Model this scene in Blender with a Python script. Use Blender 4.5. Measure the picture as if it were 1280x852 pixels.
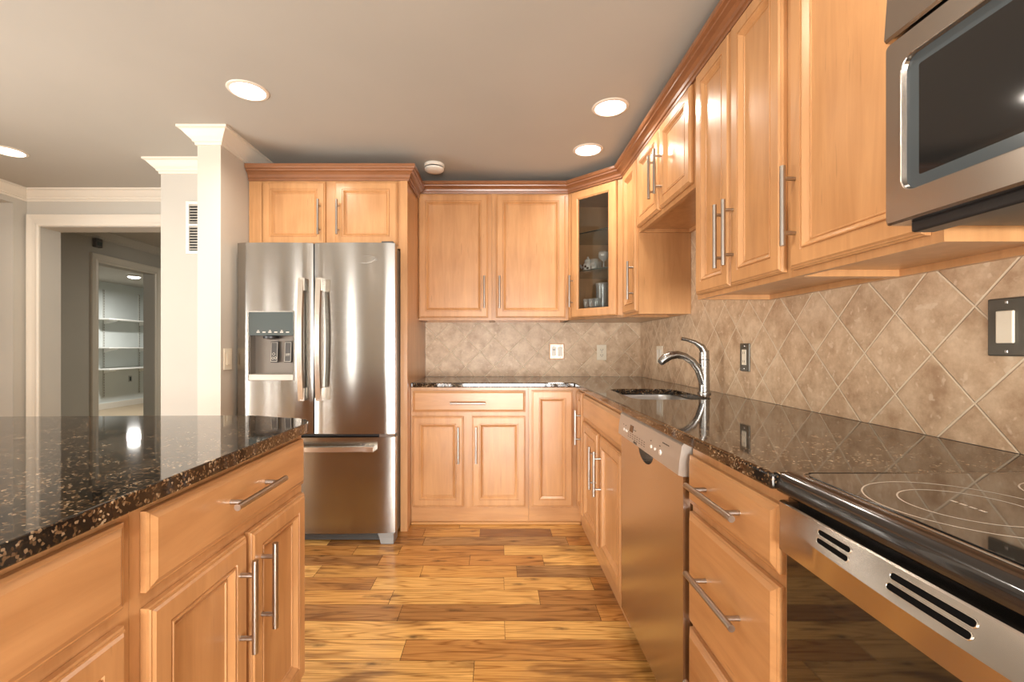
import bpy, bmesh, math, random
from mathutils import Vector, Matrix
random.seed(7)
S = bpy.context.scene
COL = S.collection
for o in list(bpy.data.objects): bpy.data.objects.remove(o)

# ------------------------------------------------------------------ camera
CH = 1.139
FPX = 569.0
cam = bpy.data.cameras.new('camera'); camo = bpy.data.objects.new('camera', cam); COL.objects.link(camo)
cam.sensor_fit = 'HORIZONTAL'; cam.sensor_width = 36.0; cam.lens = 36.0*FPX/1280
cam.shift_x = (640-622)/1280; cam.shift_y = (434-426)/1280
cam.clip_start = 0.02
camo.location = (0, 0, CH); camo.rotation_euler = (math.pi/2, 0, 0)
S.camera = camo
# ------------------------------------------------------------------ world, exposure
S.view_settings.view_transform = 'Standard'; S.view_settings.look = 'None'
S.view_settings.gamma = 1.0; S.view_settings.use_curve_mapping = False
S.view_settings.exposure = 0.40
W = bpy.data.worlds.new('world'); S.world = W; W.use_nodes = True
W.node_tree.nodes['Background'].inputs[0].default_value = (0.85, 0.93, 1.0, 1)
W.node_tree.nodes['Background'].inputs[1].default_value = 1.0
# fill and reflection-streak lamps added at unseen windows (behind and left of the camera)
def area(name, loc, rot, sx, sy, power, col=(1, 1, 1), shape='RECTANGLE', spread=math.pi):
    l = bpy.data.lights.new(name, 'AREA'); l.shape = shape; l.size = sx; l.size_y = sy
    l.energy = power; l.color = col; l.spread = spread
    o = bpy.data.objects.new(name, l); COL.objects.link(o); o.location = loc; o.rotation_euler = rot
    return o
FILL_COL = (1.0, 0.975, 0.93)
area('fill_rear', (0.2, -2.96, 0.72), (math.pi/2, 0, 0), 1.7, 1.25, 178, FILL_COL)  # added general fill from behind, set low to favour the base cabinets
area('fill_left', (-3.58, 0.8, 0.72), (math.pi/2, 0, -math.pi/2), 1.7, 1.25, 78, FILL_COL)  # added fill from the left, lifts the right-hand cabinets
area('streak_lamp_rear', (-2.72, -2.96, 1.06), (math.pi/2, 0, 0), 0.07, 1.9, 20, FILL_COL)  # narrow lamp added for a bright streak on the refrigerator
area('streak_lamp_left', (-3.58, -1.50, 1.06), (math.pi/2, 0, -math.pi/2), 0.06, 1.9, 8, FILL_COL)  # likewise added, for a streak on the left refrigerator door
area('streak_lamp_left_far', (-3.58, -2.25, 1.06), (math.pi/2, 0, -math.pi/2), 0.06, 1.9, 8, FILL_COL)  # second added streak lamp for the left refrigerator door
CAN_POWER = 5.6
CAN_COL = (1.0, 0.90, 0.78)

# ------------------------------------------------------------------ materials
def mat(name):
    m = bpy.data.materials.new(name); m.use_nodes = True
    nt = m.node_tree; return m, nt, nt.nodes['Principled BSDF']
def N(nt, t, **kw):
    n = nt.nodes.new(t)
    for k, v in kw.items(): setattr(n, k, v)
    return n
def L(nt, a, b): nt.links.new(a, b)
def math_n(nt, op, a, b=None):
    n = N(nt, 'ShaderNodeMath', operation=op)
    for i, v in enumerate((a, b)):
        if v is None: continue
        if isinstance(v, (int, float)): n.inputs[i].default_value = v
        else: L(nt, v, n.inputs[i])
    return n.outputs[0]
def ramp(nt, fac, stops):
    r = N(nt, 'ShaderNodeValToRGB'); els = r.color_ramp.elements
    while len(els) < len(stops): els.new(0.5)
    for e, (p, c) in zip(els, stops): e.position = p; e.color = (*c, 1)
    L(nt, fac, r.inputs[0]); return r.outputs[0]
def mix(nt, fac, a, b, mode='MIX'):
    n = N(nt, 'ShaderNodeMix', data_type='RGBA', blend_type=mode)
    for s, v in ((0, fac), (6, a), (7, b)):
        if isinstance(v, (int, float)): n.inputs[s].default_value = v
        elif isinstance(v, tuple): n.inputs[s].default_value = (*v, 1)
        else: L(nt, v, n.inputs[s])
    return n.outputs[2]
def simple(name, col, rough=0.5, metal=0.0, coat=0.0, spec=0.5, emis=None, es=0):
    m, nt, b = mat(name)
    b.inputs['Base Color'].default_value = (*col, 1); b.inputs['Roughness'].default_value = rough
    b.inputs['Metallic'].default_value = metal; b.inputs['Coat Weight'].default_value = coat
    b.inputs['Specular IOR Level'].default_value = spec
    if emis: b.inputs['Emission Color'].default_value = (*emis, 1); b.inputs['Emission Strength'].default_value = es
    return m
def paint(name, col, rough=0.6, bump=0.02):
    m, nt, b = mat(name)
    tc = N(nt, 'ShaderNodeTexCoord'); n = N(nt, 'ShaderNodeTexNoise'); n.inputs['Scale'].default_value = 1.3; n.inputs['Detail'].default_value = 3
    L(nt, tc.outputs['Object'], n.inputs['Vector'])
    c = ramp(nt, n.outputs['Fac'], [(0.3, tuple(x*0.96 for x in col)), (0.7, tuple(min(1, x*1.03) for x in col))])
    L(nt, c, b.inputs['Base Color']); b.inputs['Roughness'].default_value = rough
    n2 = N(nt, 'ShaderNodeTexNoise'); n2.inputs['Scale'].default_value = 220; L(nt, tc.outputs['Object'], n2.inputs['Vector'])
    bp = N(nt, 'ShaderNodeBump'); bp.inputs['Strength'].default_value = bump; bp.inputs['Distance'].default_value = 0.002
    L(nt, n2.outputs['Fac'], bp.inputs['Height']); L(nt, bp.outputs[0], b.inputs['Normal'])
    return m
WOOD_LO = (0.43, 0.208, 0.080); WOOD_HI = (0.62, 0.332, 0.143)
def wood(name, sc, lo=WOOD_LO, hi=WOOD_HI, rough=0.33):
    m, nt, b = mat(name)
    tc = N(nt, 'ShaderNodeTexCoord'); mp = N(nt, 'ShaderNodeMapping'); mp.inputs['Scale'].default_value = sc
    L(nt, tc.outputs['Object'], mp.inputs['Vector'])
    n = N(nt, 'ShaderNodeTexNoise'); n.inputs['Scale'].default_value = 3.0; n.inputs['Detail'].default_value = 8; n.inputs['Roughness'].default_value = 0.6
    n.inputs['Distortion'].default_value = 0.6; L(nt, mp.outputs[0], n.inputs['Vector'])
    big = N(nt, 'ShaderNodeTexNoise'); big.inputs['Scale'].default_value = 3.2; big.inputs['Detail'].default_value = 2
    L(nt, tc.outputs['Object'], big.inputs['Vector'])
    f = math_n(nt, 'ADD', math_n(nt, 'MULTIPLY', n.outputs['Fac'], 0.55), math_n(nt, 'MULTIPLY', big.outputs['Fac'], 0.45))
    c = ramp(nt, f, [(0.32, lo), (0.68, hi)])
    # short dark mineral flecks of maple
    v = N(nt, 'ShaderNodeTexNoise'); v.inputs['Scale'].default_value = 9.0; v.inputs['Detail'].default_value = 1; L(nt, mp.outputs[0], v.inputs['Vector'])
    fl = ramp(nt, v.outputs['Fac'], [(0.73, (0, 0, 0)), (0.80, (1, 1, 1))])
    c = mix(nt, math_n(nt, 'MULTIPLY', fl, 0.35), c, tuple(x*0.5 for x in lo))
    L(nt, c, b.inputs['Base Color']); b.inputs['Roughness'].default_value = rough
    b.inputs['Coat Weight'].default_value = 0.25; b.inputs['Coat Roughness'].default_value = 0.16
    return m
WV = wood('maple_vertical', (9, 9, 0.9))
WX = wood('maple_along_x', (0.9, 9, 9))
WY = wood('maple_along_y', (9, 0.9, 9))
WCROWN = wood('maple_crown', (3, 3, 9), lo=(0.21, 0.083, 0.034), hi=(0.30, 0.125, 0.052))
WIN = wood('maple_interior', (9, 9, 0.9), lo=(0.50, 0.28, 0.13), hi=(0.64, 0.38, 0.19))
def steel(name, col=(0.36, 0.347, 0.325), rough=0.20, sc=(1, 1, 120), bump=0.012, aniso=0.8):
    m, nt, b = mat(name)
    tc = N(nt, 'ShaderNodeTexCoord'); mp = N(nt, 'ShaderNodeMapping'); mp.inputs['Scale'].default_value = sc
    L(nt, tc.outputs['Object'], mp.inputs['Vector'])
    n = N(nt, 'ShaderNodeTexNoise'); n.inputs['Scale'].default_value = 6; n.inputs['Detail'].default_value = 3; L(nt, mp.outputs[0], n.inputs['Vector'])
    b.inputs['Base Color'].default_value = (*col, 1); b.inputs['Metallic'].default_value = 1.0
    r = N(nt, 'ShaderNodeMapRange'); r.inputs['To Min'].default_value = rough*0.95; r.inputs['To Max'].default_value = rough*1.06
    L(nt, n.outputs['Fac'], r.inputs['Value']); L(nt, r.outputs[0], b.inputs['Roughness'])
    if aniso:
        tg = N(nt, 'ShaderNodeTangent', direction_type='RADIAL', axis='Z'); L(nt, tg.outputs[0], b.inputs['Tangent'])
        b.inputs['Anisotropic'].default_value = aniso; b.inputs['Anisotropic Rotation'].default_value = 0.25
    w = N(nt, 'ShaderNodeTexNoise'); w.inputs['Scale'].default_value = 2.2; w.inputs['Detail'].default_value = 1; L(nt, tc.outputs['Object'], w.inputs['Vector'])
    bp = N(nt, 'ShaderNodeBump'); bp.inputs['Strength'].default_value = 0.12; bp.inputs['Distance'].default_value = bump
    L(nt, w.outputs['Fac'], bp.inputs['Height']); L(nt, bp.outputs[0], b.inputs['Normal'])
    return m
STEEL = steel('brushed_steel')
STEEL_DW = steel('brushed_steel_door', (0.56, 0.535, 0.51), 0.22, (1, 1, 90), 0.006)
NICKEL = simple('satin_nickel', (0.45, 0.415, 0.38), 0.28, 1.0)
HANDLE = simple('appliance_handle', (0.70, 0.66, 0.60), 0.25, 1.0)
CHROME = simple('polished_steel', (0.36, 0.35, 0.33), 0.27, 1.0)
SINKM = simple('sink_steel', (0.68, 0.67, 0.65), 0.3, 1.0)
FASCIA = simple('silver_fascia', (0.50, 0.46, 0.41), 0.35, 0.5)
BLACKG = simple('black_glass', (0.006, 0.006, 0.006), 0.04, 0.0, 0.5, 0.7)
BLACKP = simple('black_plastic', (0.012, 0.012, 0.013), 0.3)
BLACKE = simple('black_enamel', (0.014, 0.012, 0.011), 0.16, 0.0, 0.6)
DARKG = simple('dark_grey_side', (0.07, 0.065, 0.06), 0.4)
SLATE = simple('slate_panel', (0.055, 0.070, 0.067), 0.25)
GREYW = simple('grey_glass_border', (0.055, 0.068, 0.075), 0.15)
WHITEP = simple('white_plastic', (0.80, 0.76, 0.68), 0.35)
IVORY = simple('ivory_plastic', (0.80, 0.72, 0.57), 0.35)
BRONZE = simple('bronze_plate', (0.115, 0.105, 0.085), 0.33, 0.5)
COPPER = simple('copper_plate', (0.30, 0.17, 0.10), 0.35, 0.6)
TRIMW = paint('trim_white', (0.74, 0.69, 0.60), 0.35, 0.0)
WALLG = paint('wall_grey', (0.53, 0.505, 0.45))
WALLP = paint('wall_cream', (0.62, 0.55, 0.47))
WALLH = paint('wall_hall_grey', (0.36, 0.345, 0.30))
WALLB = paint('wall_far_blue', (0.62, 0.66, 0.64))
CEIL = paint('ceiling_dim_taupe', (0.44, 0.42, 0.375), 0.75, 0.03)  # taupe base stands in for weak indirect light on the ceiling
LENS = simple('lamp_lens', (1, 1, 1), 0.4, emis=(1.0, 0.93, 0.82), es=9.0)
LENSF = simple('far_lamp_lens', (1, 1, 1), 0.4, emis=(1.0, 0.97, 0.9), es=6.0)
CERAM = simple('white_ceramic', (0.85, 0.84, 0.80), 0.15, 0, 0.4)
INK = simple('ink_dark', (0.02, 0.02, 0.02), 0.4)
MARKW = simple('mark_pale', (0.62, 0.58, 0.5), 0.4)
def glass(name, col=(0.95, 0.97, 0.96), rough=0.0, thin=False):
    m, nt, b = mat(name)
    b.inputs['Base Color'].default_value = (*col, 1); b.inputs['Roughness'].default_value = rough
    b.inputs['Transmission Weight'].default_value = 0.84; b.inputs['IOR'].default_value = 1.45  # partly white body stands in for glints on the dim glassware
    return m
GLASS = glass('glint_glass')
def pane_mat():
    m, nt, b = mat('pane_glass')
    t = N(nt, 'ShaderNodeBsdfTransparent'); g = N(nt, 'ShaderNodeBsdfGlossy'); g.inputs['Roughness'].default_value = 0.02
    fr = N(nt, 'ShaderNodeFresnel'); fr.inputs['IOR'].default_value = 1.5
    ms = N(nt, 'ShaderNodeMixShader'); L(nt, fr.outputs[0], ms.inputs[0]); L(nt, t.outputs[0], ms.inputs[1]); L(nt, g.outputs[0], ms.inputs[2])
    t.inputs[0].default_value = (0.93, 0.94, 0.93, 1)
    L(nt, ms.outputs[0], nt.nodes['Material Output'].inputs[0]); return m
PANE = pane_mat()
def granite():
    m, nt, b = mat('speckled_granite')
    tc = N(nt, 'ShaderNodeTexCoord')
    v = N(nt, 'ShaderNodeTexVoronoi'); v.inputs['Scale'].default_value = 280; v.inputs['Randomness'].default_value = 1.0
    L(nt, tc.outputs['Object'], v.inputs['Vector'])
    sep = N(nt, 'ShaderNodeSeparateColor'); L(nt, v.outputs['Color'], sep.inputs[0])
    n = N(nt, 'ShaderNodeTexNoise'); n.inputs['Scale'].default_value = 28; n.inputs['Detail'].default_value = 4; L(nt, tc.outputs['Object'], n.inputs['Vector'])
    f = math_n(nt, 'ADD', math_n(nt, 'MULTIPLY', sep.outputs[0], 0.72), math_n(nt, 'MULTIPLY', n.outputs['Fac'], 0.42))
    c = ramp(nt, f, [(0.0, (0.006, 0.006, 0.006)), (0.66, (0.010, 0.009, 0.008)), (0.75, (0.045, 0.026, 0.013)), (0.87, (0.17, 0.10, 0.05)), (0.96, (0.42, 0.32, 0.21))])
    L(nt, c, b.inputs['Base Color']); b.inputs['Roughness'].default_value = 0.045; b.inputs['Specular IOR Level'].default_value = 0.9
    return m
GRAN = granite()
def tile_mat(name, axis, u0, z0, du, dz):
    """diagonal stone tiles: nodes of the lattice at (u0 + i*du, z0), diagonals du wide and dz high"""
    m, nt, b = mat(name)
    tc = N(nt, 'ShaderNodeTexCoord'); sp = N(nt, 'ShaderNodeSeparateXYZ'); L(nt, tc.outputs['Object'], sp.inputs[0])
    u = math_n(nt, 'DIVIDE', math_n(nt, 'SUBTRACT', sp.outputs[axis], u0), du)
    z = math_n(nt, 'DIVIDE', math_n(nt, 'SUBTRACT', sp.outputs[2], z0), dz)
    a = math_n(nt, 'ADD', u, z); c = math_n(nt, 'SUBTRACT', u, z)
    def edge(x):
        fr = math_n(nt, 'FRACT', math_n(nt, 'ADD', x, 100.0)); return math_n(nt, 'MINIMUM', fr, math_n(nt, 'SUBTRACT', 1.0, fr))
    e = math_n(nt, 'MINIMUM', edge(a), edge(c))
    g = N(nt, 'ShaderNodeMapRange'); g.inputs['From Min'].default_value = 0.010; g.inputs['From Max'].default_value = 0.021; L(nt, e, g.inputs['Value'])
    cid = N(nt, 'ShaderNodeCombineXYZ'); L(nt, math_n(nt, 'FLOOR', math_n(nt, 'ADD', a, 100.0)), cid.inputs[0]); L(nt, math_n(nt, 'FLOOR', math_n(nt, 'ADD', c, 100.0)), cid.inputs[1])
    wn = N(nt, 'ShaderNodeTexWhiteNoise'); L(nt, cid.outputs[0], wn.inputs['Vector'])
    sc = N(nt, 'ShaderNodeVectorMath', operation='SCALE'); L(nt, wn.outputs['Color'], sc.inputs[0]); sc.inputs['Scale'].default_value = 7.0
    ad = N(nt, 'ShaderNodeVectorMath', operation='ADD'); L(nt, tc.outputs['Object'], ad.inputs[0]); L(nt, sc.outputs[0], ad.inputs[1])
    n = N(nt, 'ShaderNodeTexNoise'); n.inputs['Scale'].default_value = 13; n.inputs['Detail'].default_value = 9; n.inputs['Roughness'].default_value = 0.70; L(nt, ad.outputs[0], n.inputs['Vector'])
    f = math_n(nt, 'ADD', math_n(nt, 'MULTIPLY', n.outputs['Fac'], 0.92), math_n(nt, 'MULTIPLY', wn.outputs['Value'], 0.08))
    col = ramp(nt, f, [(0.34, (0.42, 0.27, 0.160)), (0.5, (0.59, 0.42, 0.270)), (0.66, (0.74, 0.57, 0.395))])
    n3 = N(nt, 'ShaderNodeTexNoise'); n3.inputs['Scale'].default_value = 42; n3.inputs['Detail'].default_value = 2; L(nt, ad.outputs[0], n3.inputs['Vector'])
    pits = ramp(nt, n3.outputs['Fac'], [(0.62, (0, 0, 0)), (0.70, (1, 1, 1))])
    col = mix(nt, math_n(nt, 'MULTIPLY', pits, 0.6), col, (0.78, 0.63, 0.46))
    col = mix(nt, g.outputs[0], (0.80, 0.66, 0.48), col)
    L(nt, col, b.inputs['Base Color']); b.inputs['Roughness'].default_value = 0.42
    bp = N(nt, 'ShaderNodeBump'); bp.inputs['Strength'].default_value = 0.9; bp.inputs['Distance'].default_value = 0.003
    L(nt, g.outputs[0], bp.inputs['Height']); L(nt, bp.outputs[0], b.inputs['Normal'])
    return m
def floor_mat(name):
    m, nt, b = mat(name)
    tc = N(nt, 'ShaderNodeTexCoord'); at = N(nt, 'ShaderNodeAttribute', attribute_name='tint'); sd = N(nt, 'ShaderNodeAttribute', attribute_name='seed')
    off = N(nt, 'ShaderNodeVectorMath', operation='ADD'); L(nt, tc.outputs['Object'], off.inputs[0]); L(nt, sd.outputs['Vector'], off.inputs[1])
    mp = N(nt, 'ShaderNodeMapping'); mp.inputs['Scale'].default_value = (0.55, 9.0, 1.0); L(nt, off.outputs[0], mp.inputs['Vector'])
    n = N(nt, 'ShaderNodeTexNoise'); n.inputs['Scale'].default_value = 1.9; n.inputs['Detail'].default_value = 1.5; n.inputs['Distortion'].default_value = 0.35; L(nt, mp.outputs[0], n.inputs['Vector'])
    rings = math_n(nt, 'FRACT', math_n(nt, 'MULTIPLY', n.outputs['Fac'], 11.0))
    rg = ramp(nt, rings, [(0.0, (0.62, 0.52, 0.42)), (0.22, (1, 1, 1)), (0.75, (1.06, 1.06, 1.04)), (1.0, (0.58, 0.48, 0.38))])
    mp2 = N(nt, 'ShaderNodeMapping'); mp2.inputs['Scale'].default_value = (2.0, 60.0, 1.0); L(nt, off.outputs[0], mp2.inputs['Vector'])
    n2 = N(nt, 'ShaderNodeTexNoise'); n2.inputs['Scale'].default_value = 3; n2.inputs['Detail'].default_value = 5; L(nt, mp2.outputs[0], n2.inputs['Vector'])
    fine = ramp(nt, n2.outputs['Fac'], [(0.32, (0.66, 0.60, 0.52)), (0.58, (1.08, 1.08, 1.08))])
    col = mix(nt, 1.0, at.outputs['Color'], rg, 'MULTIPLY'); col = mix(nt, 0.8, col, fine, 'MULTIPLY')
    # dark heart streaks and knots
    mp3 = N(nt, 'ShaderNodeMapping'); mp3.inputs['Scale'].default_value = (1.6, 8.0, 1.0); L(nt, off.outputs[0], mp3.inputs['Vector'])
    n3 = N(nt, 'ShaderNodeTexNoise'); n3.inputs['Scale'].default_value = 1.7; n3.inputs['Detail'].default_value = 4; n3.inputs['Distortion'].default_value = 0.8; L(nt, mp3.outputs[0], n3.inputs['Vector'])
    st = ramp(nt, n3.outputs['Fac'], [(0.54, (0, 0, 0)), (0.69, (1, 1, 1))])
    col = mix(nt, math_n(nt, 'MULTIPLY', st, 0.74), col, (0.12, 0.044, 0.013))
    mp4 = N(nt, 'ShaderNodeMapping'); mp4.inputs['Scale'].default_value = (1.5, 6.0, 1.0); L(nt, off.outputs[0], mp4.inputs['Vector'])
    v = N(nt, 'ShaderNodeTexVoronoi', voronoi_dimensions='2D'); v.inputs['Scale'].default_value = 1.0; L(nt, mp4.outputs[0], v.inputs['Vector'])
    nk = N(nt, 'ShaderNodeTexNoise'); nk.inputs['Scale'].default_value = 24; L(nt, off.outputs[0], nk.inputs['Vector'])
    kd = math_n(nt, 'ADD', v.outputs['Distance'], math_n(nt, 'MULTIPLY', nk.outputs['Fac'], 0.12))
    kn = ramp(nt, kd, [(0.045, (1, 1, 1)), (0.14, (0, 0, 0))])
    col = mix(nt, math_n(nt, 'MULTIPLY', kn, 0.85), col, (0.035, 0.014, 0.006))
    L(nt, col, b.inputs['Base Color']); b.inputs['Roughness'].default_value = 0.27; b.inputs['Coat Weight'].default_value = 0.25; b.inputs['Coat Roughness'].default_value = 0.15
    return m
FLOORM = floor_mat('plank_oak')

# ------------------------------------------------------------------ mesh helpers (all coordinates are world metres)
class MB:
    def __init__(s): s.bm = bmesh.new()
    def face(s, pts):
        vs = [s.bm.verts.new(Vector(p)) for p in pts]
        return s.bm.faces.new(vs)
    def box(s, a, b):
        x0, y0, z0 = (min(a[i], b[i]) for i in range(3)); x1, y1, z1 = (max(a[i], b[i]) for i in range(3))
        v = [s.bm.verts.new((x, y, z)) for x in (x0, x1) for y in (y0, y1) for z in (z0, z1)]
        for f in ((0, 1, 3, 2), (4, 6, 7, 5), (0, 4, 5, 1), (2, 3, 7, 6), (0, 2, 6, 4), (1, 5, 7, 3)): s.bm.faces.new([v[i] for i in f])
        return s
    def loft(s, rings, cap0=True, cap1=True, close=True):
        R = [[s.bm.verts.new(Vector(p)) for p in r] for r in rings]
        n = len(R[0])
        for a, b in zip(R, R[1:]):
            for i in range(n if close else n-1):
                j = (i+1) % n
                s.bm.faces.new([a[i], a[j], b[j], b[i]])
        if cap0: s.bm.faces.new(list(reversed(R[0])))
        if cap1: s.bm.faces.new(R[-1])
        return s
    def tube(s, pts, radii, n=12, caps=True):
        pts = [Vector(p) for p in pts]
        if isinstance(radii, (int, float)): radii = [radii]*len(pts)
        rings = []; up = None
        for i, p in enumerate(pts):
            d = (pts[min(i+1, len(pts)-1)] - pts[max(i-1, 0)]).normalized()
            if up is None: up = d.orthogonal().normalized()
            up = (up - d*up.dot(d)).normalized(); sd = d.cross(up)
            rings.append([p + (up*math.cos(t) + sd*math.sin(t))*radii[i] for t in [2*math.pi*k/n for k in range(n)]])
        return s.loft(rings, caps, caps)
    def cyl(s, p0, p1, r, n=14): return s.tube([p0, p1], r, n)
    def lathe(s, c, prof, n=24, cap0=True, cap1=True):
        return s.loft([[(c[0]+r*math.cos(2*math.pi*k/n), c[1]+r*math.sin(2*math.pi*k/n), c[2]+z) for k in range(n)] for r, z in prof], cap0, cap1)
    def sweep(s, path, prof, side=1, closed_prof=True):
        """path: list of (x,y); prof: list of (offset, z); offset goes to the left (side=1) or right (-1) of the direction of travel"""
        P = [Vector((x, y)) for x, y in path]; dirs = [(b-a).normalized() for a, b in zip(P, P[1:])]
        nor = [Vector((-d.y, d.x))*side for d in dirs]
        rings = []
        for i, p in enumerate(P):
            if i == 0: m = nor[0]
            elif i == len(P)-1: m = nor[-1]
            else:
                m = (nor[i-1]+nor[i]); m = m/ (1+nor[i-1].dot(nor[i]))
            rings.append([(p.x+m.x*o, p.y+m.y*o, z) for o, z in prof])
        return s.loft(rings, True, True, closed_prof)
    def poly_prism(s, loops, z0, z1):
        """outline + holes, triangulated top and bottom, with side walls"""
        bm = s.bm; top = []; bot = []
        for z, store in ((z1, top), (z0, bot)):
            es = []
            for lp in loops:
                vs = [bm.verts.new((x, y, z)) for x, y in lp]; store.append(vs)
                for a, b in zip(vs, vs[1:]+vs[:1]): es.append(bm.edges.new((a, b)))
            bmesh.ops.triangle_fill(bm, use_beauty=True, use_dissolve=False, edges=es)
        for t, b in zip(top, bot):
            for i in range(len(t)):
                j = (i+1) % len(t); bm.faces.new([t[i], t[j], b[j], b[i]])
        return s
    def build(s, name, m, parent=None, smooth=False, bevel=0, seg=2, label=None, angle=35):
        bm = s.bm
        bmesh.ops.remove_doubles(bm, verts=bm.verts, dist=1e-6) if False else None
        bmesh.ops.recalc_face_normals(bm, faces=bm.faces)
        off = Vector((0, 0, 0)); p = parent
        while p is not None: off += Vector(p.location); p = p.parent
        if parent is None:
            c = [v.co for v in bm.verts]; off = Vector(((min(v.x for v in c)+max(v.x for v in c))/2, (min(v.y for v in c)+max(v.y for v in c))/2, min(v.z for v in c)))
        bmesh.ops.translate(bm, verts=bm.verts, vec=-off)
        me = bpy.data.meshes.new(name); bm.to_mesh(me); bm.free()
        if smooth:
            for f in me.polygons: f.use_smooth = True
            me.set_sharp_from_angle(angle=math.radians(angle))
        for mm in (m if isinstance(m, (list, tuple)) else [m]): me.materials.append(mm)
        o = bpy.data.objects.new(name, me); COL.objects.link(o)
        if parent is None: o.location = off
        else: o.parent = parent
        if bevel:
            b = o.modifiers.new('bevel', 'BEVEL'); b.width = bevel; b.segments = seg; b.limit_method = 'ANGLE'; b.angle_limit = math.radians(40)
        if label: o['label'] = label
        return o
def thing(name, label, cat, loc, group=None):
    o = bpy.data.objects.new(name, None); COL.objects.link(o); o.location = loc; o.empty_display_size = 0.1
    o['label'] = label; o['category'] = cat
    if group: o['group'] = group
    return o
def tag(o, label, cat, group=None):
    o['label'] = label; o['category'] = cat
    if group: o['group'] = group
    return o
def struct(o): o['kind'] = 'structure'; return o
def zero(o):
    """object coordinates = world coordinates (for materials laid out in world metres)"""
    loc = Vector(o.location); o.data.transform(Matrix.Translation(loc)); o.location = (0, 0, 0); return o
def dup(root, loc, label):
    r = root.copy(); COL.objects.link(r); r.location = loc; r['label'] = label
    for ch in list(root.children):
        c = ch.copy(); COL.objects.link(c); c.parent = r
    return r
def text_mesh(body, name, m, parent, origin, u, v, size, depth=0.0004):
    cu = bpy.data.curves.new('t', 'FONT'); cu.body = body; cu.size = size; cu.align_x = 'CENTER'; cu.align_y = 'CENTER'; cu.extrude = depth; cu.resolution_u = 3
    to = bpy.data.objects.new('t', cu); COL.objects.link(to)
    dg = bpy.context.evaluated_depsgraph_get(); dg.update()
    me = bpy.data.meshes.new_from_object(to.evaluated_get(dg)); bpy.data.objects.remove(to); bpy.data.curves.remove(cu)
    u = Vector(u).normalized(); v = Vector(v).normalized(); w = u.cross(v)
    M = Matrix.Translation(Vector(origin)) @ Matrix((u, v, w)).transposed().to_4x4()
    bm = bmesh.new(); bm.from_mesh(me); bmesh.ops.transform(bm, matrix=M, verts=bm.verts)
    k = MB(); k.bm.free(); k.bm = bm
    return k.build(name, m, parent)

Zv = Vector((0, 0, 1))
DOOR_PROF = [(0, 0.001), (0, 0.0115), (0.003, 0.0135), (0.004, 0.0165), (0.007, 0.0165), (0.011, 0.0205), (0.046, 0.0205), (0.0475, 0.0165), (0.0505, 0.0165), (0.052, 0.0205),
             (0.055, 0.0205), (0.067, 0.0085), (0.069, 0.0105), (0.072, 0.0105), (0.0735, 0.0075)]
DRAWER_PROF = [(0, 0.001), (0, 0.011), (0.004, 0.0135), (0.006, 0.0135), (0.016, 0.0195)]
def panel_rings(O, u, n, w, h, prof):
    O = Vector(O); u = Vector(u); n = Vector(n)
    return [[O + u*a + Zv*b + n*c for a, b in ((i, i), (w-i, i), (w-i, h-i), (i, h-i))] for i, c in prof]
def door(parent, O, u, n, w, h, handle=None, m=None, name='door'):
    """O lower-left corner on the cabinet's face; handle: (a, b0, b1) vertical pull at distance a from the left edge"""
    k = MB().loft(panel_rings(O, u, n, w, h, DOOR_PROF)); d = k.build(name, m or WV, parent)
    if handle: pull(d, Vector(O)+Vector(u)*handle[0]+Zv*handle[1], Vector(O)+Vector(u)*handle[0]+Zv*handle[2], n)
    return d
def drawer(parent, O, u, n, w, h, m, handle=None, name='drawer'):
    k = MB().loft(panel_rings(O, u, n, w, h, DRAWER_PROF)); d = k.build(name, m, parent)
    if handle: pull(d, Vector(O)+Vector(u)*handle[0]+Zv*handle[2], Vector(O)+Vector(u)*handle[1]+Zv*handle[2], n)
    return d
def pull(parent, p0, p1, n, face=0.0195, stand=0.034, r=0.0072):
    p0 = Vector(p0); p1 = Vector(p1); n = Vector(n); d = (p1-p0).normalized(); ln = (p1-p0).length
    k = MB(); k.cyl(p0+n*(face+stand), p1+n*(face+stand), r, 14)
    for t in (0.16, 0.84):
        q = p0 + d*ln*t; k.cyl(q+n*face, q+n*(face+stand), r*0.78, 10)
    return k.build('handle', NICKEL, parent, smooth=True)

# ------------------------------------------------------------------ room shell
CZ = 2.35; WX1 = 1.11; WYB = 3.52; XA = -1.545; YC = 2.54; XC = -1.675; YR = 2.96; XR = -2.19; XL = -3.64; XH = -4.15; XF = -7.25
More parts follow.
